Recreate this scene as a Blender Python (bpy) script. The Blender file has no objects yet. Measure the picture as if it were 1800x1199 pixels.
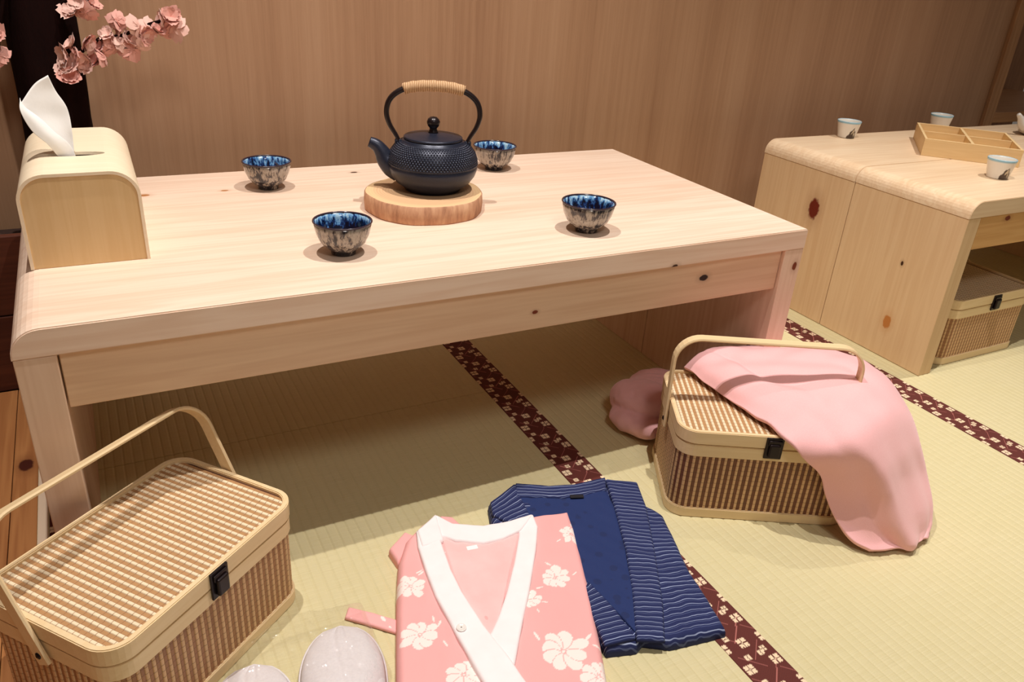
import bpy, bmesh, math, random
import numpy as np
from mathutils import Vector, Matrix, Euler, noise as mnoise
C = bpy.context.scene.collection
SC = bpy.context.scene
PI = math.pi
rnd = random.Random(7)

# ------------------------------------------------------------------ camera
CAM = (-1.08063, -0.92224, 0.80271)
R_ = Vector((0.88739, -0.45708, 0.06023)); U_ = Vector((0.15495, 0.41873, 0.89479)); F_ = Vector((0.43421, 0.78469, -0.4424))
FPX = 1395.36
cd = bpy.data.cameras.new('camera'); cam = bpy.data.objects.new('camera', cd); C.objects.link(cam)
m = Matrix((R_, U_, -F_)).transposed().to_4x4(); m.translation = Vector(CAM); cam.matrix_world = m
cd.sensor_width = 36.0; cd.lens = FPX / 1800 * 36.0; cd.clip_start = 0.02
SC.camera = cam

# ------------------------------------------------------------------ light and exposure
SC.view_settings.view_transform = 'Standard'; SC.view_settings.look = 'None'
SC.view_settings.exposure = 0.0; SC.view_settings.gamma = 1.0; SC.view_settings.use_curve_mapping = False
w = bpy.data.worlds.new('world'); SC.world = w; w.use_nodes = True
w.node_tree.nodes['Background'].inputs[0].default_value = (1.0, 0.84, 0.70, 1); w.node_tree.nodes['Background'].inputs[1].default_value = 0.13
def spot(name, loc, target, power, size, blend=0.6, radius=0.02, color=(1, .94, .88)):
    l = bpy.data.lights.new(name, 'SPOT'); o = bpy.data.objects.new(name, l); C.objects.link(o)
    l.energy = power; l.spot_size = math.radians(size); l.spot_blend = blend; l.shadow_soft_size = radius; l.color = color
    o.location = loc; o.rotation_euler = (Vector(target) - Vector(loc)).to_track_quat('-Z', 'Y').to_euler()
    return o
spot('downlight_or_fill', (-1.02, 0.10, 2.5), (-0.95, -0.15, 0), 112, 95, 0.9, 0.012)
spot('downlight_or_fill', (-0.28, -0.22, 2.5), (-0.25, -0.25, 0), 128, 95, 0.9, 0.012)
spot('downlight_or_fill', (1.05, -0.05, 2.5), (1.0, -0.15, 0), 120, 66, 0.9, 0.012)
spot('downlight_or_fill', (-0.9, -1.7, 2.45), (-0.4, -0.1, 0.3), 52, 90, 1.0, 0.25)  # soft frontal fill added behind the camera, not one of the downlights

# ------------------------------------------------------------------ layout helpers (pixel of the 1800x1199 photo -> point)
def ray(px, py): return F_ + R_ * ((px - 900) / FPX) - U_ * ((py - 599.5) / FPX)
def onz(px, py, z): d = ray(px, py); return Vector(CAM) + d * ((z - CAM[2]) / d.z)
def ony(px, py, y): d = ray(px, py); return Vector(CAM) + d * ((y - CAM[1]) / d.y)
def lin(c): return tuple(((v / 255) / 12.92 if v / 255 <= .04045 else ((v / 255 + .055) / 1.055) ** 2.4) for v in c[:3]) + (1,)

# ------------------------------------------------------------------ materials
class NT:
    def __init__(s, name):
        s.m = bpy.data.materials.new(name); s.m.use_nodes = True; s.t = s.m.node_tree; s.b = s.t.nodes['Principled BSDF']
    def n(s, kind, **kw):
        nd = s.t.nodes.new('ShaderNode' + kind)
        for k, v in kw.items():
            if k.startswith('i_'):
                key = k[2:]; key = int(key) if key.isdigit() else key.replace('_', ' ')
                if isinstance(v, bpy.types.NodeSocket): s.t.links.new(v, nd.inputs[key])
                else: nd.inputs[key].default_value = v
            else: setattr(nd, k, v)
        return nd
    def link(s, a, b): s.t.links.new(a, b)
    def math(s, op, a, b=0.0, c=None, clamp=False):
        nd = s.t.nodes.new('ShaderNodeMath'); nd.operation = op; nd.use_clamp = clamp
        for i, v in enumerate((a, b) if c is None else (a, b, c)):
            if isinstance(v, bpy.types.NodeSocket): s.link(v, nd.inputs[i])
            else: nd.inputs[i].default_value = v
        return nd.outputs[0]
    def mix(s, fac, a, b, mode='MIX'):
        nd = s.t.nodes.new('ShaderNodeMix'); nd.data_type = 'RGBA'; nd.blend_type = mode
        for i, v in ((0, fac), (6, a), (7, b)):
            if isinstance(v, bpy.types.NodeSocket): s.link(v, nd.inputs[i])
            else: nd.inputs[i].default_value = v
        return nd.outputs[2]
    def ramp(s, fac, stops):
        nd = s.t.nodes.new('ShaderNodeValToRGB'); s.link(fac, nd.inputs[0]); e = nd.color_ramp.elements
        while len(e) < len(stops): e.new(0.5)
        for i, (p, c) in enumerate(stops): e[i].position = p; e[i].color = c
        return nd.outputs[0]
    def coord(s, kind='Object'): return s.n('TexCoord').outputs[kind]
    def mapping(s, v, scale=(1, 1, 1), loc=(0, 0, 0), rot=(0, 0, 0)):
        nd = s.n('Mapping'); s.link(v, nd.inputs[0]); nd.inputs['Scale'].default_value = scale; nd.inputs['Location'].default_value = loc; nd.inputs['Rotation'].default_value = rot
        return nd.outputs[0]
    def noise(s, v, scale, detail=2, rough=.5): return s.n('TexNoise', i_Vector=v, i_Scale=scale, i_Detail=detail, i_Roughness=rough).outputs[0]
    def out(s, col, rough=.6, bump=None, bstr=.2, bdist=.001, **kw):
        if isinstance(col, bpy.types.NodeSocket): s.link(col, s.b.inputs['Base Color'])
        else: s.b.inputs['Base Color'].default_value = col
        if isinstance(rough, bpy.types.NodeSocket): s.link(rough, s.b.inputs['Roughness'])
        else: s.b.inputs['Roughness'].default_value = rough
        if bump is not None:
            bn = s.n('Bump', i_Strength=bstr, i_Distance=bdist, i_Height=bump); s.link(bn.outputs[0], s.b.inputs['Normal'])
        for k, v in kw.items(): s.b.inputs[k.replace('_', ' ')].default_value = v
        return s.m

def wood(name, light, dark, axis='x', off=0.0, freq=1.0, knots=(), rough=.55, contrast=1.0, spec=.3):
    t = NT(name); co = t.coord()
    ai = 'xyz'.index(axis)
    sc1 = [26 * freq] * 3; sc1[ai] = 1.3 * freq
    sc2 = [170 * freq] * 3; sc2[ai] = 5 * freq
    sc3 = [9 * freq] * 3; sc3[ai] = .8 * freq
    o = (off * 3.1, off * 1.7 + 4, off * 2.3 + 9)
    # swirl the grain around every knot
    big = t.noise(t.mapping(co, sc3, o), 1.0, 2, .5)
    mid = t.noise(t.mapping(co, sc1, o), 1.0, 3, .6)
    rings = t.math('SINE', t.math('MULTIPLY_ADD', mid, 34.0, t.math('MULTIPLY', big, 30.0)))
    fine = t.noise(t.mapping(co, sc2, o), 1.0, 2, .6)
    f = t.math('MULTIPLY_ADD', rings, .16 * contrast, t.math('MULTIPLY_ADD', fine, .55 * contrast, .5 - .275 * contrast))
    f = t.math('MULTIPLY_ADD', t.math('SUBTRACT', big, .5), .9 * contrast, f, clamp=True)
    c = t.mix(f, light, dark)
    for (p, r, kc) in knots:
        d = t.n('VectorMath', operation='SUBTRACT'); t.link(co, d.inputs[0]); d.inputs[1].default_value = p
        sc = [1, 1, 1]; sc[ai] = .62
        d2 = t.n('VectorMath', operation='MULTIPLY'); t.link(d.outputs[0], d2.inputs[0]); d2.inputs[1].default_value = sc
        ln = t.n('VectorMath', operation='LENGTH'); t.link(d2.outputs[0], ln.inputs[0])
        dist = t.math('MULTIPLY_ADD', t.math('SUBTRACT', t.noise(co, 120, 2), .5), r * .5, ln.outputs['Value'])
        core = t.n('MapRange', interpolation_type='SMOOTHSTEP', i_0=dist, i_1=r * .8, i_2=r * 1.15, i_3=1.0, i_4=0.0).outputs[0]
        halo = t.n('MapRange', interpolation_type='SMOOTHSTEP', i_0=dist, i_1=r * .9, i_2=r * 2.6, i_3=.45, i_4=0.0).outputs[0]
        c = t.mix(halo, c, tuple(v * .6 + k * .4 for v, k in zip(dark, kc)))
        c = t.mix(core, c, kc)
    return t.out(c, rough, bump=fine, bstr=.12, bdist=.0006, Specular_IOR_Level=spec)

PINE_L, PINE_D = lin((242, 214, 186)), lin((218, 178, 142))
M = {}
def plain(name, c, rough=.6, nscale=0, namp=.08, bump=0, **kw):
    t = NT(name)
    if nscale:
        nz = t.noise(t.coord(), nscale, 3)
        col = t.mix(nz, tuple(v * (1 - namp * 2) for v in c[:3]) + (1,), tuple(min(1, v * (1 + namp)) for v in c[:3]) + (1,))
        M[name] = t.out(col, rough, bump=nz if bump else None, bstr=bump, **kw)
    else: M[name] = t.out(c, rough, **kw)
    return M[name]

# ------------------------------------------------------------------ mesh helpers
def mesh(name, verts, faces, mats, smooth=False, uvs=None, mi=None):
    me = bpy.data.meshes.new(name); me.from_pydata([tuple(v) for v in verts], [], faces)
    for mt in (mats if isinstance(mats, (list, tuple)) else [mats]): me.materials.append(mt)
    if smooth: me.polygons.foreach_set('use_smooth', [True] * len(me.polygons))
    if mi is not None: me.polygons.foreach_set('material_index', mi)
    if uvs is not None:
        ul = me.uv_layers.new(name='UVMap'); idx = np.empty(len(me.loops), int); me.loops.foreach_get('vertex_index', idx)
        ul.data.foreach_set('uv', np.asarray(uvs, float)[idx].ravel())
    me.update(); return me
def obj(name, me, parent=None, loc=(0, 0, 0), rot=(0, 0, 0), label=None):
    o = bpy.data.objects.new(name, me); C.objects.link(o); o.parent = parent; o.location = loc; o.rotation_euler = rot
    if label: o['label'] = label
    return o
def thing(name, label, cat, loc=(0, 0, 0), rz=0, group=None):
    o = bpy.data.objects.new(name, None); C.objects.link(o); o.location = loc; o.rotation_euler = (0, 0, rz); o.empty_display_size = .05
    o['label'] = label; o['category'] = cat
    if group: o['group'] = group
    return o
def tag(o, label, cat, group=None):
    o['label'] = label; o['category'] = cat
    if group: o['group'] = group
    return o
def struct(name, me, loc=(0, 0, 0)):
    o = obj(name, me, None, loc); o['kind'] = 'structure'; return o
def bm_mesh(bm, name, mats, smooth=False):
    me = bpy.data.meshes.new(name); bmesh.ops.recalc_face_normals(bm, faces=bm.faces); bm.to_mesh(me); bm.free()
    for mt in (mats if isinstance(mats, (list, tuple)) else [mats]): me.materials.append(mt)
    if smooth: me.polygons.foreach_set('use_smooth', [True] * len(me.polygons))
    return me
def box(x0, x1, y0, y1, z0, z1, mat, bev=.0015, name='box', seg=2):
    bm = bmesh.new(); r = bmesh.ops.create_cube(bm, size=1)
    for v in bm.verts: v.co = Vector((x0 + (v.co.x + .5) * (x1 - x0), y0 + (v.co.y + .5) * (y1 - y0), z0 + (v.co.z + .5) * (z1 - z0)))
    if bev: bmesh.ops.bevel(bm, geom=bm.edges[:], offset=bev, segments=seg, affect='EDGES', profile=.5)
    return bm_mesh(bm, name, mat)
def prism(pts, axis, a0, a1, mat, bev=0, name='prism', smooth=False):
    """closed 2-D outline extruded along an axis; outline in the two other axes (x<y<z order)"""
    bm = bmesh.new()
    def P(p, a): return {'y': (p[0], a, p[1]), 'x': (a, p[0], p[1]), 'z': (p[0], p[1], a)}[axis]
    A = [bm.verts.new(P(p, a0)) for p in pts]; B = [bm.verts.new(P(p, a1)) for p in pts]; n = len(pts)
    fa = bm.faces.new(A); fb = bm.faces.new(B[::-1])
    for i in range(n):
        f = bm.faces.new((A[i], B[i], B[(i + 1) % n], A[(i + 1) % n])); f.smooth = smooth
    bmesh.ops.recalc_face_normals(bm, faces=bm.faces)
    if bev:
        ed = [e for e in bm.edges if any(f in (fa, fb) for f in e.link_faces)]
        bmesh.ops.bevel(bm, geom=ed, offset=bev, segments=2, affect='EDGES')
    me = bpy.data.meshes.new(name); bm.to_mesh(me); bm.free(); me.materials.append(mat); return me
def lathe(prof, n, mats, name='lathe', mi=None, wob=None):
    V = []; Fc = []; MI = []
    for k, (r, z) in enumerate(prof):
        for i in range(n):
            a = 2 * PI * i / n; rr = r * (wob(a, k) if wob else 1)
            V.append((rr * math.cos(a), rr * math.sin(a), z))
    for k in range(len(prof) - 1):
        for i in range(n):
            j = (i + 1) % n; Fc.append((k * n + i, k * n + j, (k + 1) * n + j, (k + 1) * n + i)); MI.append(mi[k] if mi else 0)
    return mesh(name, V, Fc, mats, True, mi=MI)
def smooth_path(pts, n=8):
    P = [Vector(p) for p in pts]; out = []
    for i in range(len(P) - 1):
        p0 = P[max(i - 1, 0)]; p1 = P[i]; p2 = P[i + 1]; p3 = P[min(i + 2, len(P) - 1)]
        for k in range(n):
            t = k / n; out.append(.5 * ((2 * p1) + (p2 - p0) * t + (2 * p0 - 5 * p1 + 4 * p2 - p3) * t * t + (3 * p1 - p0 - 3 * p2 + p3) * t ** 3))
    out.append(P[-1]); return out
def sweep(path, section, mat, name='sweep', radii=None, up=Vector((0, 1, 0)), caps=True, smooth=True):
    """section: list of (a,b) along side / normal"""
    V = []; Fc = []; n = len(section); P = [Vector(p) for p in path]
    for i, p in enumerate(P):
        d = (P[min(i + 1, len(P) - 1)] - P[max(i - 1, 0)]).normalized()
        s = up - d * up.dot(d)
        if s.length < 1e-4: s = Vector((1, 0, 0)) - d * d.x
        s.normalize(); nn = d.cross(s); k = radii[i] if radii else 1
        for a, b in section: V.append(p + s * a * k + nn * b * k)
    for i in range(len(P) - 1):
        for j in range(n):
            q = (j + 1) % n; Fc.append((i * n + j, i * n + q, (i + 1) * n + q, (i + 1) * n + j))
    if caps: Fc.append(tuple(range(n))[::-1]); Fc.append(tuple((len(P) - 1) * n + j for j in range(n)))
    bm = bmesh.new(); me = mesh(name, V, Fc, mat, smooth)
    bm.from_mesh(me); bmesh.ops.recalc_face_normals(bm, faces=bm.faces); bm.to_mesh(me); bm.free()
    return me
def circ(r, n=12): return [(r * math.cos(2 * PI * i / n), r * math.sin(2 * PI * i / n)) for i in range(n)]
def rrect(a, b, r, n=6):
    out = []
    for cx, cy, a0 in ((a - r, b - r, 0), (-a + r, b - r, 90), (-a + r, -b + r, 180), (a - r, -b + r, 270)):
        for k in range(n + 1):
            t = math.radians(a0 + 90 * k / n); out.append((cx + r * math.cos(t), cy + r * math.sin(t)))
    return out
def ring(outer, inner, z0, z1, mat, bev=.0012, name='ring'):
    bm = bmesh.new(); n = len(outer)
    L = [[bm.verts.new((p[0], p[1], z)) for p in pts] for pts, z in ((outer, z0), (outer, z1), (inner, z1), (inner, z0))]
    for k in range(4):
        A = L[k]; B = L[(k + 1) % 4]
        for i in range(n):
            j = (i + 1) % n; bm.faces.new((A[i], A[j], B[j], B[i]))
    bmesh.ops.recalc_face_normals(bm, faces=bm.faces)
    if bev:
        ed = [e for e in bm.edges if abs(e.verts[0].co.z - e.verts[1].co.z) < 1e-6 and e.calc_face_angle(0) > 1]
        bmesh.ops.bevel(bm, geom=ed, offset=bev, segments=2, affect='EDGES')
    return bm_mesh(bm, name, mat)
def catmull(P, t):
    """P: (n, ...) array, t in 0..n-1"""
    n = len(P); i = np.clip(np.floor(t).astype(int), 0, n - 2); f = (t - i)
    g = lambda k: P[np.clip(k, 0, n - 1)]
    f = f.reshape(f.shape + (1,) * (P.ndim - 1))
    p0, p1, p2, p3 = g(i - 1), g(i), g(i + 1), g(i + 2)
    p0 = np.where((i - 1 < 0).reshape(f.shape), 2 * p1 - p2, p0); p3 = np.where((i + 2 > n - 1).reshape(f.shape), 2 * p2 - p1, p3)
    return .5 * (2 * p1 + (p2 - p0) * f + (2 * p0 - 5 * p1 + 4 * p2 - p3) * f ** 2 + (3 * p1 - p0 - 3 * p2 + p3) * f ** 3)
def grid_faces(nu, nv):
    return [(j * nu + i, j * nu + i + 1, (j + 1) * nu + i + 1, (j + 1) * nu + i) for j in range(nv - 1) for i in range(nu - 1)]
def resample(P, n):
    P = np.asarray(P, float); d = np.r_[0, np.cumsum(np.linalg.norm(np.diff(P, axis=0), axis=1))]; s = np.linspace(0, d[-1], n)
    return np.stack([np.interp(s, d, P[:, k]) for k in range(P.shape[1])], 1)
def snoise(x, y, seed=0, s=1.0):
    """cheap smooth noise on arrays"""
    r = np.random.RandomState(seed); o = np.zeros_like(x)
    for k in range(7):
        a = r.uniform(0, 2 * PI); f = s * r.uniform(.5, 2.0); o += np.sin((x * math.cos(a) + y * math.sin(a)) * f + r.uniform(0, 6.28)) / 7
    return o
def bar(name, pts, ax, mat, parent, **k): return obj(name, prism(pts, ax, *k.pop('r'), mat, **k), parent)

# ================================================================== SETTING
# --- tatami floor
t = NT('tatami'); co = t.coord()
fib = t.noise(t.mapping(co, (18, 900, 1)), 1, 2, .6); blot = t.noise(co, 7, 3)
seg = t.noise(t.mapping(co, (60, 330, 1)), 1, 2, .6)
c = t.mix(fib, lin((190, 176, 134)), lin((228, 220, 186))); c = t.mix(t.math('MULTIPLY', seg, .45), c, lin((214, 200, 140))); c = t.mix(t.math('MULTIPLY', blot, .5), c, lin((206, 194, 142)))
M['tatami'] = t.out(c, .62, bump=fib, bstr=.25, bdist=.0008)
t = NT('tatami_border_cloth'); a = t.n('Attribute', attribute_name='print').outputs[0]
M['border'] = t.out(a, .8, bump=t.noise(t.coord(), 900, 1), bstr=.3, bdist=.0005)
M['oak'] = wood('warm_floor_plank', lin((196, 138, 84)), lin((150, 92, 50)), 'y', 3.3, 1.0, [((0.0, -0.02, .0), .011, lin((70, 25, 12)))])
plain('subfloor', lin((150, 130, 95)), .8, 30)
floor = struct('floor', box(-2.3, 2.6, -2.6, 2.0, -.05, -.026, M['subfloor'], 0))
def mat_piece(x0, x1, y0, y1):
    n = max(2, round((x1 - x0) / .0152)); xs = []; zs = []
    for i in range(n):
        for f, h in ((0, -.0011), (.18, -.0002), (.5, 0), (.82, -.0002)): xs.append(x0 + (x1 - x0) * (i + f) / n); zs.append(h)
    xs.append(x1); zs.append(-.0011); ny = 2
    V = []; F = []
    for yi, y in enumerate((y0, y1)):
        for x, z in zip(xs, zs): V.append((x, y, z))
        for x in xs: V.append((x, y, -.026))
    k = len(xs)
    for i in range(k - 1): F.append((i, i + 1, 2 * k + i + 1, 2 * k + i))
    F.append(tuple(list(range(k))[::-1] + [k, 2 * k - 1])); F.append(tuple([2 * k + i for i in range(k)] + [4 * k - 1, 3 * k]))
    F.append((0, 2 * k, 3 * k, k)); F.append((k - 1, 2 * k - 1, 4 * k - 1, 3 * k - 1))
    me = mesh('tatami_mat', V, F, M['tatami'])
    bm = bmesh.new(); bm.from_mesh(me); bmesh.ops.recalc_face_normals(bm, faces=bm.faces); bm.to_mesh(me); bm.free()
    return obj('tatami_mat', me, floor)
# border prints: dark red cloth with cream square blossoms and thin pink crossing lines
BW = .0645
def border_strip(x0, width, y0, y1, parent, seed=0):
    dx = .0011; nx = int(width / dx) + 1; ny = int((y1 - y0) / dx) + 1
    X, Y = np.meshgrid(np.linspace(0, width, nx), np.linspace(y0, y1, ny)); P = .076
    base = np.array(lin((92, 34, 26))[:3]); cream = np.array(lin((238, 212, 178))[:3]); pink = np.array(lin((176, 104, 96))[:3])
    col = np.ones(X.shape + (3,)) * base; col *= (1 + .10 * np.sin(X * 4200) * np.sin(Y * 3900))[..., None]
    v = np.mod(Y + seed * .02, P)
    def put(mask, cc): col[mask] = cc
    for (lx, ly, hx) in ((.022, .020, 0), (.040, .034, 1), (.034, .066, 1), (.012, .066, 0), (.052, .074, 0), (.048, .006, 1)):
        for sgn in (-1, 1):
            d = (X - lx) - sgn * (v - ly)
            put((abs(d) < .0007) & (abs(v - ly) < .013) & (hx == (sgn + 1) // 2), pink)
    def flower(cx, cy, s):
        ddx = X - cx; ddy = np.mod(v - cy + P / 2, P) - P / 2
        u_ = np.abs(ddx) / s; w_ = np.abs(ddy) / s
        pet = (u_ < 1) & (w_ < 1) & ~((u_ > .84) & (w_ > .84)) & ((u_ > .10) & (w_ > .10)) & (np.hypot(u_, w_) > .27)
        notch = ((np.abs(u_ - .5) < .09) & (w_ > .82)) | ((np.abs(w_ - .5) < .09) & (u_ > .82))
        put(pet & ~notch, cream); put(np.hypot(u_, w_) < .16, cream * .8)
    flower(.010, .012, .0074); flower(.053, .012, .0074); flower(.031, .050, .0074); flower(.0645, .050, .0074); flower(.0, .050, .0074)
    flower(.021, .028, .0044); flower(.043, .028, .0044); flower(.021, .0 , .0044) if False else None; flower(.014, .064, .0044); flower(.050, .032, .0044)
    Z = np.full(X.shape, .0009); Z[:, 0] = Z[:, -1] = -.0006
    V = np.stack([X + x0, Y, Z], -1).reshape(-1, 3)
    me = mesh('border_strip', V, grid_faces(nx, ny), M['border'])
    at = me.attributes.new('print', 'FLOAT_COLOR', 'POINT'); at.data.foreach_set('color', np.c_[col.reshape(-1, 3), np.ones(nx * ny)].ravel())
    return obj('border_strip', me, parent)
B0, B1, B2 = -1.268, -.4485, .3682
mats_ = [mat_piece(B0 + .02, B1 + .004, -1.35, .3155), mat_piece(B0 + .02, B1 + .004, .3168, .80), mat_piece(B1 + BW - .004, B2 + .004, -1.35, .80), mat_piece(B2 + BW - .004, B2 + BW + .752, -1.35, .80), mat_piece(B2 + BW + .752 + BW, 2.5, -1.35, .80)]
border_strip(B0 + .048, .0165 * 2, -.55, .7, mats_[0], 1)
border_strip(B1, BW, -.75, .78, mats_[2], 0)
border_strip(B2, BW, -.75, .78, mats_[3], 2)
# wooden planks to the left of the mats
for k, (x0, x1) in enumerate(((-1.2705, -1.2355), (-1.37, -1.2715), (-1.48, -1.371), (-1.62, -1.481), (-1.78, -1.621), (-2.0, -1.781))):
    obj('floor_plank', box(-(x1 - x0) / 2, (x1 - x0) / 2, -1.2, .25, -.02, 0, M['oak'], .0012), floor, ((x0 + x1) / 2, .39, .002))
plain('cream_trim', lin((226, 204, 178)), .5)
o = struct('trim_1', box(-1.235, -1.2215, -1.2, .64, -.02, .0015, M['cream_trim'], .0008))

# --- back wall (grainy veneer), post and niche
t = NT('wall_veneer'); co = t.coord()
s1 = t.noise(t.mapping(co, (9, 1, .35), (3, 0, 0)), 1, 3, .55); s2 = t.noise(t.mapping(co, (85, 1, 1.6)), 1, 3, .65); s3 = t.noise(t.mapping(co, (420, 1, 14)), 1, 2, .6)
f = t.math('MULTIPLY_ADD', s2, .5, t.math('MULTIPLY_ADD', s1, .8, t.math('MULTIPLY_ADD', s3, .2, -.26)), clamp=True)
c = t.ramp(f, [(0.1, lin((192, 154, 122))), (.5, lin((174, 134, 102))), (.72, lin((158, 118, 88))), (.95, lin((146, 104, 78)))])
M['veneer'] = t.out(c, .5, bump=s3, bstr=.08, bdist=.0005)
WY = .80
struct('wall_back', box(-2.3, 1.646, WY, WY + .03, -.02, 2.4, M['veneer'], .001))
M['post'] = wood('post_wood', lin((190, 146, 106)), lin((156, 110, 74)), 'z', 1.2)
M['niche'] = wood('niche_wood', lin((168, 122, 84)), lin((136, 92, 60)), 'z', 2.2, 1, [((1.704, .88, .61), .008, lin((40, 15, 8)))])
struct('trim_2', box(1.6495, 1.7005, WY - .012, WY + .04, -.02, 2.4, M['post'], .002))
struct('wall_niche_side', box(1.690, 1.704, WY + .04, 1.25, -.02, 2.4, M['niche'], .001))
struct('wall_niche_back', box(1.70, 2.6, 1.25, 1.28, -.02, 2.4, M['niche'], .001))
M['shelf'] = wood('niche_shelf_wood', lin((200, 152, 108)), lin((170, 120, 80)), 'x', 5.2)
nb = thing('niche_shelf', 'brown wooden shelf board inside the dark wall niche', 'shelf', (1.704, 1.0, .352))
obj('shelf_board', box(0, .8, -.17, .25, 0, .036, M['shelf'], .002), nb)
obj('support_cleat', box(0, .8, .20, .25, -.06, 0, M['shelf'], .002), nb)
struct('wall_left', box(-2.33, -2.30, -2.6, WY, -.02, 2.4, M['veneer'], .001))
# planter box / dark riser behind the left end
M['riser'] = wood('dark_riser_wood', lin((98, 52, 34)), lin((62, 28, 20)), 'x', 6.1)
pl = thing('planter_box', 'dark red-brown planter box at the foot of the cherry tree, behind the table', 'planter', (-1.42, .70, .0))
obj('front_board', box(-.40, .36, -.055, -.04, 0, .15, M['riser'], .002), pl)
obj('front_board', box(-.40, .36, -.055, -.04, .152, .30, M['riser'], .002), pl)
obj('side_board', box(.345, .36, -.039, .085, 0, .30, M['riser'], .002), pl)
obj('side_board', box(-.40, -.385, -.039, .085, 0, .30, M['riser'], .002), pl)
plain('soil', lin((58, 34, 24)), .9, 120, .3, .6)
obj('soil', box(-.384, .344, -.039, .085, .02, .27, M['soil'], .004), pl)

# ================================================================== LOW TABLES
def slab_outline(x0, x1, z0, z1, rl, rr):
    o = [(x0, z0), (x1, z0)]
    for k in range(9): a = PI / 2 * k / 8; o.append((x1 - rr + rr * math.cos(a), z1 - rr + rr * math.sin(a)))
    for k in range(9): a = PI / 2 + PI / 2 * k / 8; o.append((x0 + rl + rl * math.cos(a), z1 - rl + rl * math.sin(a)))
    return o
L, D, H, TH, LW = 1.1934, .6071, .40, .0353, .0426
K = lin((62, 30, 16)); KR = lin((120, 48, 26)); KL = lin((180, 120, 72))
M['top1'] = wood('pale_pine_tabletop', lin((245, 222, 202)), lin((226, 192, 166)), 'x', 0, 1, [((-1.014, .49, .4), .006, KL), ((-.442, .513, .4), .0035, K), ((-.886, .485, .4), .004, KL), ((-.638, .548, .4), .004, K), ((-.283, .002, .366), .004, K)], rough=.42, contrast=1.05)
M['top1b'] = wood('pale_pine_front_board', lin((246, 220, 194)), lin((224, 186, 152)), 'x', 4, 1, [((-.283, .002, .366), .004, K)], rough=.42, contrast=.85)
M['leg1'] = wood('pine_leg', lin((238, 212, 188)), lin((216, 182, 154)), 'z', 2, 1, [((-.014, 0, .333), .005, KR), ((-.021, 0, .135), .006, KR), ((-.0426, .038, .16), .006, K), ((-.0426, .53, .09), .009, K)])
M['apron1'] = wood('pine_apron', lin((238, 208, 176)), lin((218, 180, 146)), 'x', 7, 1, [((-.212, .008, .334), .0055, lin((40, 20, 18))), ((-.53, .008, .32), .003, KR)])
tb = thing('low_table', 'large pale pine low table with the black teapot and blue tea bowls on it', 'table', (0, 0, 0))
YS = .304
obj('tabletop', prism(slab_outline(-L, 0, H - TH, H, .032, .004), 'y', 0, D, M['top1'], .0015), tb)
for x0 in (-L + .001, -LW - .001):
    obj('leg_board', box(x0, x0 + LW, .001, .3435, 0, H - TH, M['leg1'], .0012), tb)
    obj('leg_board', box(x0, x0 + LW, .345, D - .001, 0, H - TH, M['leg1'], .0012), tb)
obj('apron', box(-L + LW + .003, -LW - .002, .008, .028, .292, H - TH - .0004, M['apron1'], .0012), tb)
obj('apron', box(-L + LW + .003, -LW - .002, D - .03, D - .01, .292, H - TH - .0004, M['apron1'], .0012), tb)

X2, Y2, D2 = .4864, .024, .5915
M['top2'] = wood('second_table_top', lin((240, 216, 184)), lin((220, 186, 148)), 'x', 9, 1, [((.29, .565, .035), .006, lin((190, 110, 60))), ((.10, .30, .02), .003, KL)], rough=.42)
M['side2'] = wood('second_table_side', lin((230, 200, 160)), lin((212, 174, 132)), 'z', 12, 1, [((0, .392, .271), .016, lin((110, 36, 20))), ((0, .118, .227), .0035, K), ((0, .113, .085), .010, lin((190, 122, 62)))], contrast=.8)
M['apron2'] = wood('second_table_apron', lin((226, 182, 124)), lin((204, 152, 94)), 'x', 15, 1, [((.135, 0, .355), .006, KR)])
t2 = thing('low_table', 'pale pine low table on the right holding white cups and a divided tray', 'table', (X2, Y2, 0))
L2 = 1.12
def slab2(y0, y1, off): return prism(slab_outline(0, L2, H - TH, H, .032, .032), 'y', y0, y1, M['top2'], .001)
obj('top_board', slab2(0, .2925, 0), t2); obj('top_board', slab2(.2935, D2, 1), t2)
for x0 in (.0008, L2 - .041):
    obj('side_board', box(x0, x0 + .040, .001, .2915, 0, H - TH - .0004, M['side2'], .0012), t2)
    obj('side_board', box(x0, x0 + .040, .2935, D2 - .001, 0, H - TH - .0004, M['side2'], .0012), t2)
obj('apron', box(.0425, L2 - .043, .002, .022, .294, H - TH - .0004, M['apron2'], .0012), t2)
obj('apron', box(.0425, L2 - .043, D2 - .022, D2 - .002, .15, H - TH - .0004, M['apron2'], .0012), t2)

# ================================================================== TISSUE BOX
M['box_wrap'] = wood('bent_birch_veneer', lin((246, 230, 204)), lin((234, 212, 178)), 'x', 21, 1.2, contrast=.6)
M['box_front'] = wood('birch_front_panel', lin((228, 198, 150)), lin((212, 176, 124)), 'z', 24, 1.4, contrast=.7)
tx = thing('tissue_box', 'pale wooden tissue box with rounded top on the left of the table', 'tissue box', (-1.1709, .186, .4), -.012)
W_, HT, DT, RB = .140, .121, .268, .034
def arch(w0, h, r, n=8):
    o = [(w0[0], 0)]
    for k in range(n + 1): a = PI - PI / 2 * k / n; o.append((w0[0] + r + r * math.cos(a), h - r + r * math.sin(a)))
    for k in range(n + 1): a = PI / 2 - PI / 2 * k / n; o.append((w0[1] - r + r * math.cos(a), h - r + r * math.sin(a)))
    o.append((w0[1], 0)); return o
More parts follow.
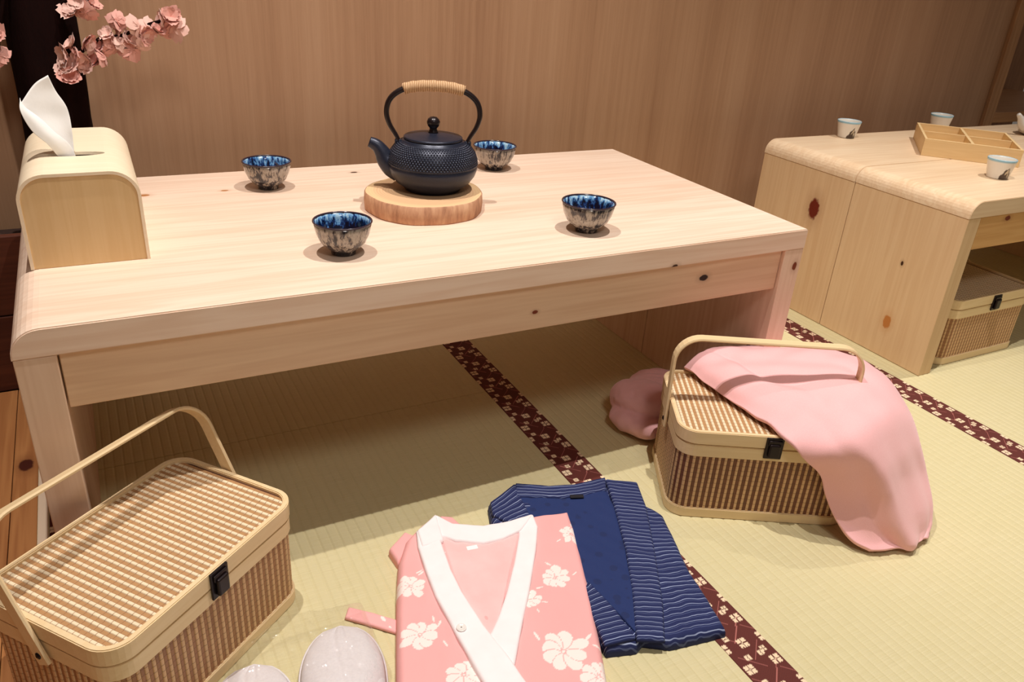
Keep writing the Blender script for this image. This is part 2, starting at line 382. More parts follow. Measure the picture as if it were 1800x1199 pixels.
# bent shell built as a strip with an oval slot
def shell():
    out = arch((0, W_), HT, RB, 10); inn = arch((.004, W_ - .004), HT - .004, RB - .004, 10)
    n = len(out); V = []; F = []
    ys = [0, DT]
    for y in ys:
        V += [(p[0], y, p[1]) for p in out]; V += [(p[0], y, p[1]) for p in inn]
    k = 2 * n
    top = 11 - 0  # index of the flat top span
    for i in range(n - 1):
        flat = (out[i][1] > HT - 1e-5 and out[i + 1][1] > HT - 1e-5)
        F.append((i, i + 1, i + 1 + n, i + n)); F.append((k + i, k + i + n, k + i + 1 + n, k + i + 1))
        if flat: fi = i; continue
        F.append((i, k + i, k + i + 1, i + 1)); F.append((i + n, i + 1 + n, k + i + 1 + n, k + i + n))
    F += [(0, n, k + n, k), (n - 1, k + n - 1, k + 2 * n - 1, 2 * n - 1)]
    # flat top with oval slot
    cx, cy, ra, rb = W_ / 2, DT * .375, .036, .012; N = 32
    xa, xb = out[fi][0], out[fi + 1][0]; corner = []
    def outer(i):
        a = 2 * PI * i / N; c_, s_ = math.cos(a), math.sin(a)
        tx_ = ((xb - cx) / c_ if c_ > 0 else (xa - cx) / c_) if abs(c_) > 1e-6 else 1e9
        ty_ = ((DT - cy) / s_ if s_ > 0 else (0 - cy) / s_) if abs(s_) > 1e-6 else 1e9
        q = min(tx_, ty_); return (cx + c_ * q, cy + s_ * q)
    base = len(V)
    for i in range(N):
        a = 2 * PI * i / N; o_ = outer(i)
        V.append((o_[0], o_[1], HT)); V.append((cx + ra * math.cos(a), cy + rb * math.sin(a), HT)); V.append((cx + ra * math.cos(a), cy + rb * math.sin(a), HT - .004)); V.append((o_[0], o_[1], HT - .004))
    for i in range(N):
        j = (i + 1) % N; a = base + 4 * i; b = base + 4 * j
        F.append((a, b, b + 1, a + 1)); F.append((a + 1, b + 1, b + 2, a + 2)); F.append((a + 2, b + 2, b + 3, a + 3))
    # corner fill triangles
    for (X, Y) in ((xa, 0), (xb, 0), (xb, DT), (xa, DT)):
        an = math.atan2(Y - cy, X - cx) % (2 * PI); i = int(an / (2 * PI) * N) % N; j = (i + 1) % N
        V.append((X, Y, HT)); F.append((base + 4 * i, len(V) - 1, base + 4 * j))
    me = mesh('shell', V, F, M['box_wrap'], False)
    bm = bmesh.new(); bm.from_mesh(me); bmesh.ops.recalc_face_normals(bm, faces=bm.faces); bm.to_mesh(me); bm.free(); return me
sh = obj('bent_shell', shell(), tx)
bm = bmesh.new(); bm.from_mesh(sh.data); bmesh.ops.remove_doubles(bm, verts=bm.verts, dist=1e-5); bm.to_mesh(sh.data); bm.free()
sh.data.polygons.foreach_set('use_smooth', [True] * len(sh.data.polygons)); sh.data.set_sharp_from_angle(angle=math.radians(28))
obj('front_panel', prism(arch((.0034, W_ - .0034), HT - .0034, RB - .0034, 10), 'y', .0012, .007, M['box_front'], .0006), tx)
obj('back_panel', prism(arch((.0034, W_ - .0034), HT - .0034, RB - .0034, 10), 'y', DT - .008, DT - .002, M['box_front'], .0006), tx)
# tissue: a folded sheet rising from the slot
t = NT('tissue_paper'); nz = t.noise(t.coord(), 240, 3)
t.b.inputs['Subsurface Weight'].default_value = .0
M['tissue'] = t.out(lin((246, 243, 240)), .85, bump=nz, bstr=.25, bdist=.0006)
TY = .285
TI = thing('tissue', 'white folded tissue standing up out of the wooden box', 'tissue', (-1.11, TY, .48))
def tissue_sheet(rows, thick=.0007):
    P = np.array([[tuple(ony(px, py, TY + dy) - Vector((-1.11, TY, .48))) for (px, py, dy) in r] for r in rows])
    nu, nv = 26, 34
    A = catmull(P, np.linspace(0, len(rows) - 1, nv)); A = np.swapaxes(A, 0, 1); B = catmull(A, np.linspace(0, P.shape[1] - 1, nu)); B = np.swapaxes(B, 0, 1)
    B[..., 1] += .0012 * snoise(B[..., 0] * 120, B[..., 2] * 120, 5)
    me = mesh('tissue_sheet', B.reshape(-1, 3), grid_faces(nu, nv), M['tissue'], True); return me
obj('sheet_stack', box(-.045, .045, -.085, .11, -.06, .028, M['tissue'], .003), TI)
back = obj('back_sheet', tissue_sheet([[(36, 182, .00), (60, 148, .01), (84, 132, .016)], [(50, 200, .0), (78, 175, .012), (98, 160, .018)], [(80, 228, 0), (100, 208, .012), (118, 190, .016)], [(105, 262, 0), (118, 245, .008), (127, 232, .01)], [(112, 292, 0), (122, 293, .004), (132, 292, .004)]]), TI)
front = obj('front_fold', tissue_sheet([[(35, 172, -.001), (36, 178, -.002), (37, 184, -.001)], [(36, 196, -.010), (52, 202, -.009), (70, 208, -.002)], [(56, 230, -.012), (74, 228, -.010), (96, 232, -.003)], [(86, 256, -.010), (102, 254, -.008), (122, 254, -.002)], [(108, 284, -.004), (122, 285, -.004), (136, 283, -.001)], [(113, 295, -.002), (124, 295, -.002), (134, 293, -.001)]]), TI)
for o_ in (back, front):
    md = o_.modifiers.new('thickness', 'SOLIDIFY'); md.thickness = .0008; md.offset = 0

# ================================================================== TRIVET AND TEAPOT
t = NT('slice_top'); co = t.coord(); ln_ = t.n('VectorMath', operation='LENGTH'); t.link(t.mapping(co, (1, 1, 0)), ln_.inputs[0])
rg = t.math('SINE', t.math('MULTIPLY_ADD', ln_.outputs['Value'], 1300, t.math('MULTIPLY', t.noise(co, 14, 2), 14)))
c = t.mix(t.math('MULTIPLY_ADD', rg, .18, .3, clamp=True), lin((228, 188, 146)), lin((200, 150, 110)))
edge = t.n('MapRange', i_0=ln_.outputs['Value'], i_1=.080, i_2=.088, i_3=0.0, i_4=1.0).outputs[0]
c = t.mix(t.math('MULTIPLY', edge, .55), c, lin((236, 200, 150)))
M['slice'] = t.out(c, .6)
t = NT('slice_bark'); co = t.coord(); nz = t.noise(t.mapping(co, (60, 60, 18)), 1, 4, .65)
M['bark'] = t.out(t.ramp(nz, [(.3, lin((156, 108, 80))), (.5, lin((196, 146, 112))), (.7, lin((216, 172, 136)))]), .7, bump=nz, bstr=.5, bdist=.0015)
pc = onz(746, 335, .43)
tv = thing('trivet', 'round slice of log with bark used as a stand under the teapot', 'trivet', (pc.x, pc.y, .4))
def twob(a, k=0): return 1 + .018 * math.sin(2 * a + 1) + .012 * math.sin(5 * a + .4) + .006 * math.sin(11 * a)
R3 = .0975; n = 96
V = []; F = []
prof = [(R3 * .985, 0), (R3 * 1.0, .0015), (R3 * 1.012, .015), (R3 * 1.002, .0285), (R3 * .985, .03)]
obj('bark', lathe(prof, n, M['bark'], wob=twob), tv)
V = [(0, 0, .0302)] + [(R3 * f * twob(2 * PI * i / n) * math.cos(2 * PI * i / n), R3 * f * twob(2 * PI * i / n) * math.sin(2 * PI * i / n), z) for f, z in ((.5, .0302), (.95, .0302), (.987, .0298)) for i in range(n)]
F = [(0, 1 + i, 1 + (i + 1) % n) for i in range(n)] + [(1 + k * n + i, 1 + (k + 1) * n + i, 1 + (k + 1) * n + (i + 1) % n, 1 + k * n + (i + 1) % n) for k in range(2) for i in range(n)]
V += [(v[0], v[1], 0.0) for v in V[1 + 2 * n:1 + 3 * n]]; F.append(tuple(1 + 3 * n + i for i in range(n))[::-1])
obj('cut_face', mesh('cut_face', V, F, M['slice']), tv)

t = NT('cast_iron'); nz = t.noise(t.coord(), 500, 3)
M['iron'] = t.out(t.mix(nz, lin((26, 29, 42)), lin((50, 54, 72))), .36, bump=nz, bstr=.2, bdist=.0004, Metallic=.35, Specular_IOR_Level=.5)
t = NT('handle_iron'); M['iron2'] = t.out(lin((34, 24, 26)), .3, Metallic=.3)
t = NT('hemp_wrap'); wv = t.n('TexWave', wave_type='BANDS', bands_direction='X', i_Scale=90, i_Distortion=3.0, i_Detail=2); t.link(t.coord(), wv.inputs['Vector'])
M['hemp'] = t.out(t.mix(wv.outputs[1], lin((176, 132, 92)), lin((222, 184, 144))), .9, bump=wv.outputs[1], bstr=.7, bdist=.001)
pp = onz(760, 331, .43)
# local x = towards the camera's right so that the spout points left in view
rz = math.atan2(R_.y, R_.x) + .12
tp = thing('teapot', 'black cast iron teapot with studded body and hemp-wrapped handle on the log slice', 'teapot', (pp.x, pp.y, .4303), rz)
prof = [(.001, .004), (.040, .004), (.043, 0), (.047, 0), (.049, .004), (.062, .012), (.071, .023), (.0745, .032), (.0748, .036), (.0735, .0375), (.0742, .039), (.0735, .046), (.070, .055), (.0625, .064), (.053, .070), (.050, .0712), (.0495, .0735), (.047, .0735), (.046, .069), (.001, .066)]
PB = [(.0742, .039), (.0735, .046), (.070, .055), (.0625, .064), (.053, .070)]
ZS = 1.13
prof = [(a_, b_ * ZS) for a_, b_ in prof]; PB = [(a_, b_ * ZS) for a_, b_ in PB]
obj('body', lathe(prof, 72, M['iron']), tp)
# hobnail studs: rows of small domes on the shoulder
bm = bmesh.new(); rows = 12
pr = [Vector((p[0], p[1])) for p in PB]; dl = [0]
for i in range(1, len(pr)): dl.append(dl[-1] + (pr[i] - pr[i - 1]).length)
for k in range(rows):
    s = dl[-1] * (k + .5) / rows * .97; i = max(j for j in range(len(dl)) if dl[j] <= s); i = min(i, len(pr) - 2)
    f_ = (s - dl[i]) / (dl[i + 1] - dl[i]); p = pr[i].lerp(pr[i + 1], f_); tg = (pr[i + 1] - pr[i]).normalized(); nr = Vector((tg.y, -tg.x))
    N = 84
    for q in range(N):
        a = 2 * PI * (q + .5 * (k % 2)) / N; rad = Vector((math.cos(a), math.sin(a), 0)); tan = Vector((-math.sin(a), math.cos(a), 0))
        nn = rad * nr.x + Vector((0, 0, nr.y)); vv = rad * tg.x + Vector((0, 0, tg.y)); c0 = rad * p.x + Vector((0, 0, p.y))
        rr = .0021 * (p.x / .0742) ** .5
        ring_ = [bm.verts.new(c0 + tan * rr * math.cos(g) + vv * rr * math.sin(g)) for g in [2 * PI * h / 6 for h in range(6)]]
        top_ = [bm.verts.new(c0 + nn * .0014 + (tan * math.cos(g) + vv * math.sin(g)) * rr * .45) for g in [2 * PI * h / 6 for h in range(6)]]
        for h in range(6): bm.faces.new((ring_[h], ring_[(h + 1) % 6], top_[(h + 1) % 6], top_[h]))
        bm.faces.new(top_)
o = obj('hobnail_studs', bm_mesh(bm, 'hobnail_studs', M['iron'], True), tp); o['kind'] = 'stuff'
lid = obj('lid', lathe([(a_, b_ + .0095) for a_, b_ in [(.001, .0735), (.047, .0735), (.0485, .0748), (.0485, .0772), (.0465, .0785), (.040, .0792), (.032, .0815), (.015, .0838), (.006, .084), (.001, .084)]], 64, M['iron']), tp)
obj('lid_knob', lathe([(a_, b_ + .0085) for a_, b_ in [(.001, .0845), (.0085, .0845), (.0078, .087), (.0062, .090), (.006, .0925), (.0088, .0955), (.0105, .0995), (.0108, .103), (.009, .1070), (.0055, .1100), (.001, .1108)]], 28, M['iron2']), lid)
sp = [(-.058, 0, .030), (-.069, 0, .034), (-.078, 0, .042), (-.084, 0, .052), (-.092, 0, .061), (-.104, 0, .0665)]
pth = smooth_path(sp, 7); nn_ = len(pth)
rad_ = [.0135 * (1 - i / (nn_ - 1)) ** 1.1 + .0075 for i in range(nn_)]
me = sweep(pth, circ(1.0, 20), M['iron'], radii=rad_, caps=False); so = obj('spout', me, tp); so.scale = (1, 1, ZS); md = so.modifiers.new('wall', 'SOLIDIFY'); md.thickness = .0018; md.offset = -1
for s in (-1, 1):
    obj('handle_lug', box(s * .0575 - .0055, s * .0575 + .0055, -.005, .005, .066, .0815, M['iron'], .002), tp)
arc = [(x_ * .92, 0, .0775 + (z_ - .070) * .89) for x_, _, z_ in [(-.0605, 0, .070), (-.0665, 0, .082), (-.0775, 0, .101), (-.0825, 0, .122), (-.077, 0, .144), (-.060, 0, .160), (-.035, 0, .1685), (0, 0, .171), (.035, 0, .1685), (.060, 0, .160), (.077, 0, .144), (.0825, 0, .122), (.0775, 0, .101), (.0665, 0, .082), (.0605, 0, .070)]]
pa = smooth_path(arc, 6)
hd = obj('handle', sweep(pa, [(a * 1.25, b * .8) for a, b in circ(.0054, 12)], M['iron2'], radii=[.75 + .4 * math.sin(PI * i / (len(pa) - 1)) for i in range(len(pa))]), tp)
wp = [p for p in pa if abs(p.x) < .050 and p.z > .14]
obj('handle_wrap', sweep(wp, circ(.0088, 16), M['hemp'], radii=[1 + .05 * math.sin(i * 2.1) for i in range(len(wp))]), hd, label='pale hemp cord wrap')
bm = bmesh.new()
for k in range(26):
    p = wp[rnd.randrange(len(wp))] + Vector((rnd.uniform(-.003, .003), rnd.uniform(-.005, .005), .0078)); d = Vector((rnd.uniform(-1, 1), rnd.uniform(-.6, .6), rnd.uniform(.2, 1.2))).normalized() * rnd.uniform(.003, .0075)
    vs = [bm.verts.new(p + q) for q in (Vector((.00018, 0, 0)), Vector((-.00018, .0002, 0)), Vector((0, -.0002, 0)))] + [bm.verts.new(p + d + Vector((.001, 0, 0)))]
    for tri in ((0, 1, 3), (1, 2, 3), (2, 0, 3)): bm.faces.new([vs[q] for q in tri])
o = obj('loose_fibres', bm_mesh(bm, 'loose_fibres', M['hemp']), hd); o['kind'] = 'stuff'

# ================================================================== BLUE TEA BOWLS
def glaze(name, off, outer=True):
    t = NT(name); co = t.coord()
    if outer:
        n1 = t.noise(t.mapping(co, (150, 150, 45), (off, off, 0)), 1, 4, .7); sx = t.n('SeparateXYZ'); t.link(co, sx.inputs[0])
        h = t.math('MULTIPLY', sx.outputs[2], 1 / .047)
        f = t.math('ADD', n1, t.n('MapRange', i_0=h, i_1=.1, i_2=.45, i_3=-.13, i_4=.02).outputs[0])
        big = t.noise(t.mapping(co, (40, 40, 25), (off, 3, 1)), 1, 2); f = t.math('MULTIPLY_ADD', t.math('SUBTRACT', big, .5), .45, f)
        c = t.ramp(f, [(.36, lin((22, 20, 30))), (.44, lin((70, 62, 66))), (.50, lin((150, 138, 126))), (.58, lin((182, 172, 160))), (.72, lin((132, 122, 116)))])
    else:
        n1 = t.noise(t.mapping(co, (130, 130, 50), (off, off, 5)), 1, 4, .7); sx = t.n('SeparateXYZ'); t.link(co, sx.inputs[0])
        f = t.math('ADD', n1, t.n('MapRange', i_0=sx.outputs[2], i_1=.012, i_2=.047, i_3=-.34, i_4=.10).outputs[0])
        c = t.ramp(f, [(.40, lin((10, 14, 36))), (.48, lin((24, 52, 110))), (.55, lin((92, 146, 196))), (.66, lin((176, 206, 224)))])
    return t.out(c, .12, Coat_Weight=.4)
M['rim_dark'] = plain('rim_dark', lin((52, 40, 52)), .2)
cups = [(604, 444.5, .042, 'dark-rimmed blue tea bowl nearest the front edge, left of the log slice'), (472, 330.5, .0422, 'blue speckled tea bowl at the back left, nearest the tissue box'),
        (1030, 405, .0442, 'blue speckled tea bowl alone on the right front of the table'), (868, 297, .0442, 'blue-grey tea bowl behind the teapot, partly hidden by it')]
for k, (px, py, r, lab) in enumerate(cups):
    p = onz(px, py, .4); s = r / .0435
    cu = thing('tea_bowl', lab, 'tea bowl', (p.x, p.y, .4003), k * 1.3, 'blue glazed tea bowls')
    hh = .0385
    po = [(.001, .002), (.0145, .002), (.0155, 0), (.0178, 0), (.0184, .0035), (.0192, .0052), (.0262, .0085), (.0335, .0150), (.0385, .0235), (.0408, .0315), (.0418, .037)]
    pi = [(.0402, .037), (.0392, .0315), (.037, .0240), (.0318, .0165), (.024, .0105), (.012, .0075), (.001, .007)]
    prof = [(a * s, b * 1.25) for a, b in po + pi]
    obj('bowl', lathe(prof, 56, [glaze('speckled_glaze', k * 7.3), glaze('blue_inner_glaze', k * 5.1, False)], mi=[0] * (len(po) - 1) + [1] * len(pi), wob=lambda a, q: 1 + (.004 * math.sin(16 * a) if q > 5 else 0)), cu)
    obj('rim', lathe([(a * s, b * 1.25) for a, b in ((.0418, .0365), (.0432, .0378), (.0428, .0388), (.0412, .0388), (.0402, .0368), (.0418, .0365))], 56, M['rim_dark']), cu, label='thin dark rim')

# ================================================================== WHITE CUPS, TRAY, WHITE TEAPOT
t = NT('painted_porcelain'); a = t.n('Attribute', attribute_name='print').outputs[0]; M['porc'] = t.out(a, .25, Coat_Weight=.2)
def white_cup(px, py, lab, face, hill=True):
    p = onz(px, py, .4); nA, hC = 96, .044
    prof = [(.001, .001), (.0195, .001), (.0205, 0), (.0222, .0006)] + [(.0225 + .0085 * k / 14, .0014 + (hC - .002) * k / 14) for k in range(15)] + [(.0302, hC + .0002)] + [(.0290 - .0080 * k / 6, hC - .002 - (hC - .006) * k / 6) for k in range(7)] + [(.001, .0038)]
    me = lathe(prof, nA, M['porc'], wob=lambda a_, q: 1 + .010 * math.sin(3 * a_ + 1))
    col = []
    wht = lin((232, 226, 216))[:3]; blu = lin((150, 190, 206))[:3]; br = lin((66, 48, 40))[:3]; sn = lin((206, 190, 164))[:3]
    for k, (r, z) in enumerate(prof):
        for i in range(nA):
            a_ = 2 * PI * i / nA; c_ = wht
            if k >= 16 + 2 and k < len(prof) - 1: c_ = tuple(x * .6 + y * .4 for x, y in zip(wht, blu)) if k < 20 else wht
            if k in (18, 19, 17): c_ = blu
            if 3 <= k <= 17 and hill:
                d = (a_ - face + PI) % (2 * PI) - PI; u_ = d / .62
                top_ = 0.029 * max(0, 1 - abs(u_ - .15) ** 1.25) - .001 + .002 * math.sin(a_ * 23)
                if abs(u_) < 1.15 and z < top_: c_ = br
                if abs(u_ - .22) < .32 and z < top_ - .004 - .006 * abs(u_ - .22) and z > top_ - .0125: c_ = sn
            col.append(c_ + (1,))
    at = me.attributes.new('print', 'FLOAT_COLOR', 'POINT'); at.data.foreach_set('color', np.array(col).ravel())
    o = obj('small_cup', me, None, (p.x, p.y, .4003)); return tag(o, lab, 'cup', 'small white cups on the right table')
ang = math.atan2(CAM[1] - .4, CAM[0] - .75)
white_cup(1487, 241, 'small white cup with a brown mountain print, nearest the rounded table edge', ang + .55)
white_cup(1752, 312, 'small white cup with a brown mountain print, in front of the divided tray', ang + .5)
white_cup(1649, 228, 'small white cup half hidden behind the divided tray', ang + .3, False)
M['tray'] = wood('tray_wood', lin((236, 206, 156)), lin((220, 184, 130)), 'x', 31, 1.5, contrast=.7)
a = onz(1618, 273, .4); b = onz(1790, 295, .4); rzt = math.atan2(b.y - a.y, b.x - a.x)
tr = thing('divided_tray', 'square wooden tray divided into four compartments on the right table', 'tray', (a.x, a.y, .4003), rzt)
LT = (b - a).length; WT = .245; ht = .042
for (x0, x1, y0, y1, z0, z1, nm) in ((0, LT, 0, .006, 0, ht, 'side_board'), (0, LT, WT - .006, WT, 0, ht, 'side_board'), (0, .006, .0062, WT - .0062, 0, ht, 'end_board'), (LT - .006, LT, .0062, WT - .0062, 0, ht, 'end_board'), (LT / 2 - .0035, LT / 2 + .0035, .0062, WT - .0062, .0042, ht - .001, 'divider'), (.0062, LT / 2 - .0037, WT / 2 - .002, WT / 2 + .002, .0042, ht - .001, 'divider'), (LT / 2 + .0037, LT - .0062, WT / 2 - .002, WT / 2 + .002, .0042, ht - .001, 'divider'), (.0062, LT - .0062, .0062, WT - .0062, 0, .004, 'base_board')):
    obj(nm, box(x0, x1, y0, y1, z0, z1, M['tray'], .0006), tr)
p = onz(1818, 238, .4)
plain('white_porcelain', lin((226, 220, 212)), .2, Coat_Weight=.3)
wt = thing('teapot', 'white porcelain teapot cut off by the right edge of the photo', 'teapot', (p.x, p.y, .4003))
obj('body', lathe([(.001, .001), (.030, .001), (.033, 0), (.045, .008), (.052, .022), (.052, .036), (.046, .048), (.034, .056), (.030, .058), (.001, .058)], 48, M['white_porcelain']), wt)
wl = obj('lid', lathe([(.001, .058), (.031, .058), (.030, .062), (.018, .067), (.001, .069)], 40, M['white_porcelain']), wt)
obj('lid_knob', lathe([(.001, .068), (.004, .068), (.0038, .072), (.007, .076), (.0065, .081), (.001, .083)], 20, M['rim_dark']), wl)
obj('spout', sweep(smooth_path([(-.045, .01, .022), (-.060, .014, .034), (-.070, .016, .050), (-.080, .019, .060)], 6), circ(1, 14), M['white_porcelain'], radii=[.012 - .0065 * i / 18 for i in range(19)]), wt)
obj('handle', sweep(smooth_path([(.046, -.005, .046), (.066, -.007, .050), (.078, -.008, .036), (.066, -.007, .018), (.048, -.005, .014)], 6), circ(.004, 10), M['white_porcelain']), wt)

# ================================================================== BAMBOO BASKETS
def slat_mat(name, c, dark):
    t = NT(name); co = t.coord(); sx = t.n('SeparateXYZ'); t.link(co, sx.inputs[0])
    oi = t.n('ObjectInfo').outputs['Random']
    th = t.math('LESS_THAN', t.math('FRACT', t.math('MULTIPLY_ADD', sx.outputs[2], 1 / .0088, t.math('MULTIPLY', oi, .12))), .10)
    nz = t.noise(t.mapping(co, (500, 500, 40)), 1, 2)
    cc = t.mix(nz, tuple(v * .86 for v in c[:3]) + (1,), c); cc = t.mix(t.math('MULTIPLY', oi, .3), cc, tuple(v * .75 for v in c[:3]) + (1,))
    cc = t.mix(t.math('MULTIPLY', th, .75), cc, dark)
    return t.out(cc, .45, bump=th, bstr=-.4, bdist=.0006, Specular_IOR_Level=.4)
M['sl_l'] = slat_mat('pale_slat', lin((250, 230, 196)), lin((150, 104, 66)))
M['sl_t'] = slat_mat('tan_slat', lin((192, 146, 100)), lin((150, 104, 70)))
M['sl_b'] = slat_mat('body_slat', lin((222, 180, 134)), lin((130, 88, 60)))
M['sl_d'] = slat_mat('brown_slat', lin((118, 70, 46)), lin((78, 42, 30)))
M['sl_m'] = slat_mat('tan_body_slat', lin((166, 116, 78)), lin((110, 70, 46)))
M['band'] = wood('bamboo_band', lin((240, 216, 176)), lin((226, 196, 148)), 'x', 41, 1.2, contrast=.7, rough=.4)
M['liner'] = plain('dark_liner', lin((92, 54, 36)), .8)
M['latch'] = plain('bronze_latch', lin((34, 24, 26)), .3, Metallic=.6)
def slat_mesh(wd, ln, h, mat, name):
    prof_ = [(-wd / 2, 0), (-wd * .36, h * .8), (0, h), (wd * .36, h * .8), (wd / 2, 0)]
    V = [(x, -y, z) for z in (-ln / 2, ln / 2) for x, y in prof_]; F = [(i, i + 1, i + 6, i + 5) for i in range(4)] + [(4, 3, 2, 1, 0), (5, 6, 7, 8, 9)]
    me = mesh(name, V, F, mat, False)
    bm = bmesh.new(); bm.from_mesh(me); bmesh.ops.recalc_face_normals(bm, faces=bm.faces); bm.to_mesh(me); bm.free(); return me
BA, BB, BH = .1455, .1000, .161
NB, NLID = 184, 60
out_path = resample(np.array(rrect(BA - .0035, BB - .0035, .028, 10) + rrect(BA - .0035, BB - .0035, .028, 10)[:1]), NB + 1)
per = np.sum(np.linalg.norm(np.diff(out_path, axis=0), axis=1)); sw = per / NB
me_b = [slat_mesh(sw * .98, .1045, .0014, M['sl_b'], 'slat'), slat_mesh(sw * .98, .1045, .0004, M['sl_d'], 'slat'), slat_mesh(sw * .98, .1045, .0005, M['sl_m'], 'slat')]
lw = (2 * BA - .017) / NLID
me_l = [slat_mesh(lw * .97, 2 * BB - .012, .0011, M['sl_l'], 'slat'), slat_mesh(lw * .97, 2 * BB - .012, .0003, M['sl_t'], 'slat')]
me_ls = {}
def basket(loc, rz, lab, lean, pale=False):
    k = thing('bamboo_basket', lab, 'basket', loc, rz, 'lidded bamboo baskets with black latches')
    body = obj('body', prism(rrect(BA - .0037, BB - .0037, .028, 8), 'z', .003, .136, M['liner']), k)
    for i in range(NB):
        p, q = out_path[i], out_path[i + 1]; mid = (p + q) / 2; d = q - p; a_ = math.atan2(d[1], d[0])
        obj('slat', me_b[(2 if pale else 1) if i % 2 else 0], body, (mid[0], mid[1], .0665), (0, 0, a_))
    obj('base_band', ring(rrect(BA, BB, .031, 8), rrect(BA - .006, BB - .006, .025, 8), 0, .0175, M['band']), k)
    obj('rim_band', ring(rrect(BA, BB, .031, 8), rrect(BA - .006, BB - .006, .025, 8), .116, .1375, M['band']), k)
    lid_ = obj('lid', prism(rrect(BA - .005, BB - .005, .026, 8), 'z', .139, .1565, M['liner']), k)
    for i in range(NLID):
        x = -BA + .0085 + lw * (i + .5); o_ = obj('slat', me_l[i % 2], lid_, (x, 0, .1566), (PI / 2, 0, 0))
        cut = max(0, abs(x) - (BA - .031)); hb = (BB - .031) + math.sqrt(max(0, .025 ** 2 - cut ** 2)) if cut > 0 else BB - .006
        # rotate so the convex side faces up
        o_.rotation_euler = (-PI / 2, 0, 0); o_.scale = (1, 1, hb / (BB - .006))
    obj('lid_rim', ring(rrect(BA + .001, BB + .001, .032, 8), rrect(BA - .0065, BB - .0065, .0245, 8), .139, .1615, M['band']), k)
    # handle: one flat bent strip, pivoting at the short sides
    hx, hz, rr = BA + .0045, .148, .040
    pts = [(-hx, 0, -.012), (-hx, 0, .05)] + [(-hx + rr - rr * math.cos(g), 0, hz - rr + rr * math.sin(g)) for g in [PI / 2 * q / 8 for q in range(9)]]
    pts += [(hx - rr + rr * math.sin(g), 0, hz - rr + rr * math.cos(g)) for g in [PI / 2 * q / 8 for q in range(9)]] + [(hx, 0, .05), (hx, 0, -.012)]
    h_ = obj('handle', sweep(pts, [(-.0082, -.0022), (.0082, -.0022), (.0092, 0), (.0082, .0022), (-.0082, .0022), (-.0092, 0)], M['band'], smooth=False), k, (0, 0, .122), (-lean, 0, 0))
    for s in (-1, 1):
        obj('pivot_pin', mesh_pin, h_, (s * (hx + .0022), 0, 0), (0, s * PI / 2, 0))
    la = obj('latch', box(-.0135, .0135, -BB - .0038, -BB - .0008, .123, .160, M['latch'], .001), k, label='black metal latch plate')
    obj('clasp', box(-.0085, .0085, -BB - .0095, -BB - .0036, .127, .151, M['latch'], .0022), la)
    obj('clasp_loop', box(-.0105, .0105, -BB - .0062, -BB - .0036, .148, .1565, M['latch'], .001), la)
    return k
mesh_pin = lathe([(.001, 0), (.004, 0), (.004, .0008), (.002, .0018), (.001, .002)], 14, M['latch'])
basket((-1.090, -.099, 0), .675, 'bamboo basket with raised handle at the front left corner of the photo', .43, True)
QB = (-.173, -.131, -.503)
basket((QB[0], QB[1], 0), QB[2], 'bamboo basket partly covered by the pink blanket', .03)
basket((.7145, .141, 0), 0, 'bamboo basket tucked under the right-hand table', 1.19, True)

# ================================================================== PINK BLANKET
t = NT('pink_fleece'); co = t.coord(); nz = t.noise(t.mapping(co, (1, 1, 1)), 900, 2, .7); nb_ = t.noise(co, 22, 3)
c = t.mix(nz, lin((240, 172, 172)), lin((253, 204, 206))); c = t.mix(t.math('MULTIPLY', nb_, .35), c, lin((246, 186, 184)))
M['fleece'] = t.out(c, .95, bump=t.math('MULTIPLY_ADD', nz, .5, nb_), bstr=.35, bdist=.0015, Sheen_Weight=.5, Sheen_Roughness=.5)
M['fleece'].node_tree.nodes['Principled BSDF'].inputs['Sheen Tint'].default_value = (1, .8, .85, 1)
OB = Vector((-.05, -.15, 0))
bl = thing('blanket', 'pink fleece blanket draped over the lid and corner of a bamboo basket', 'blanket', tuple(OB))
rows = [
 [(1203, 645, .168), (1215, 634, .178), (1228, 624, .186), (1245, 617, .190), (1262, 612, .165)],
 [(1240, 673, .167), (1256, 655, .186), (1276, 636, .196), (1300, 617, .198), (1312, 612, .165)],
 [(1296, 712, .167), (1318, 690, .188), (1342, 660, .202), (1372, 619, .203), (1380, 614, .165)],
 [(1346, 747, .167), (1378, 716, .188), (1410, 680, .204), (1452, 625, .206), (1465, 620, .165)],
 [(1385, 777, .165), (1432, 745, .184), (1476, 712, .204), (1528, 652, .208), (1540, 655, .160)],
 [(1414, 806, .142), (1470, 790, .170), (1520, 760, .192), (1580, 708, .185), (1585, 715, .130)],
 [(1441, 832, .112), (1500, 830, .130), (1555, 810, .150), (1606, 768, .140), (1608, 775, .09)],
 [(1450, 868, .075), (1512, 872, .085), (1572, 862, .098), (1618, 822, .085), (1616, 830, .05)],
 [(1468, 912, .040), (1528, 918, .045), (1588, 912, .052), (1630, 876, .045), (1626, 884, .02)],
 [(1496, 950, .018), (1548, 950, .018), (1600, 945, .020), (1629, 915, .018), (1626, 918, .008)],
 [(1530, 969, .0085), (1566, 967, .0085), (1600, 960, .0085), (1625, 946, .0085), (1626, 944, .006)]]
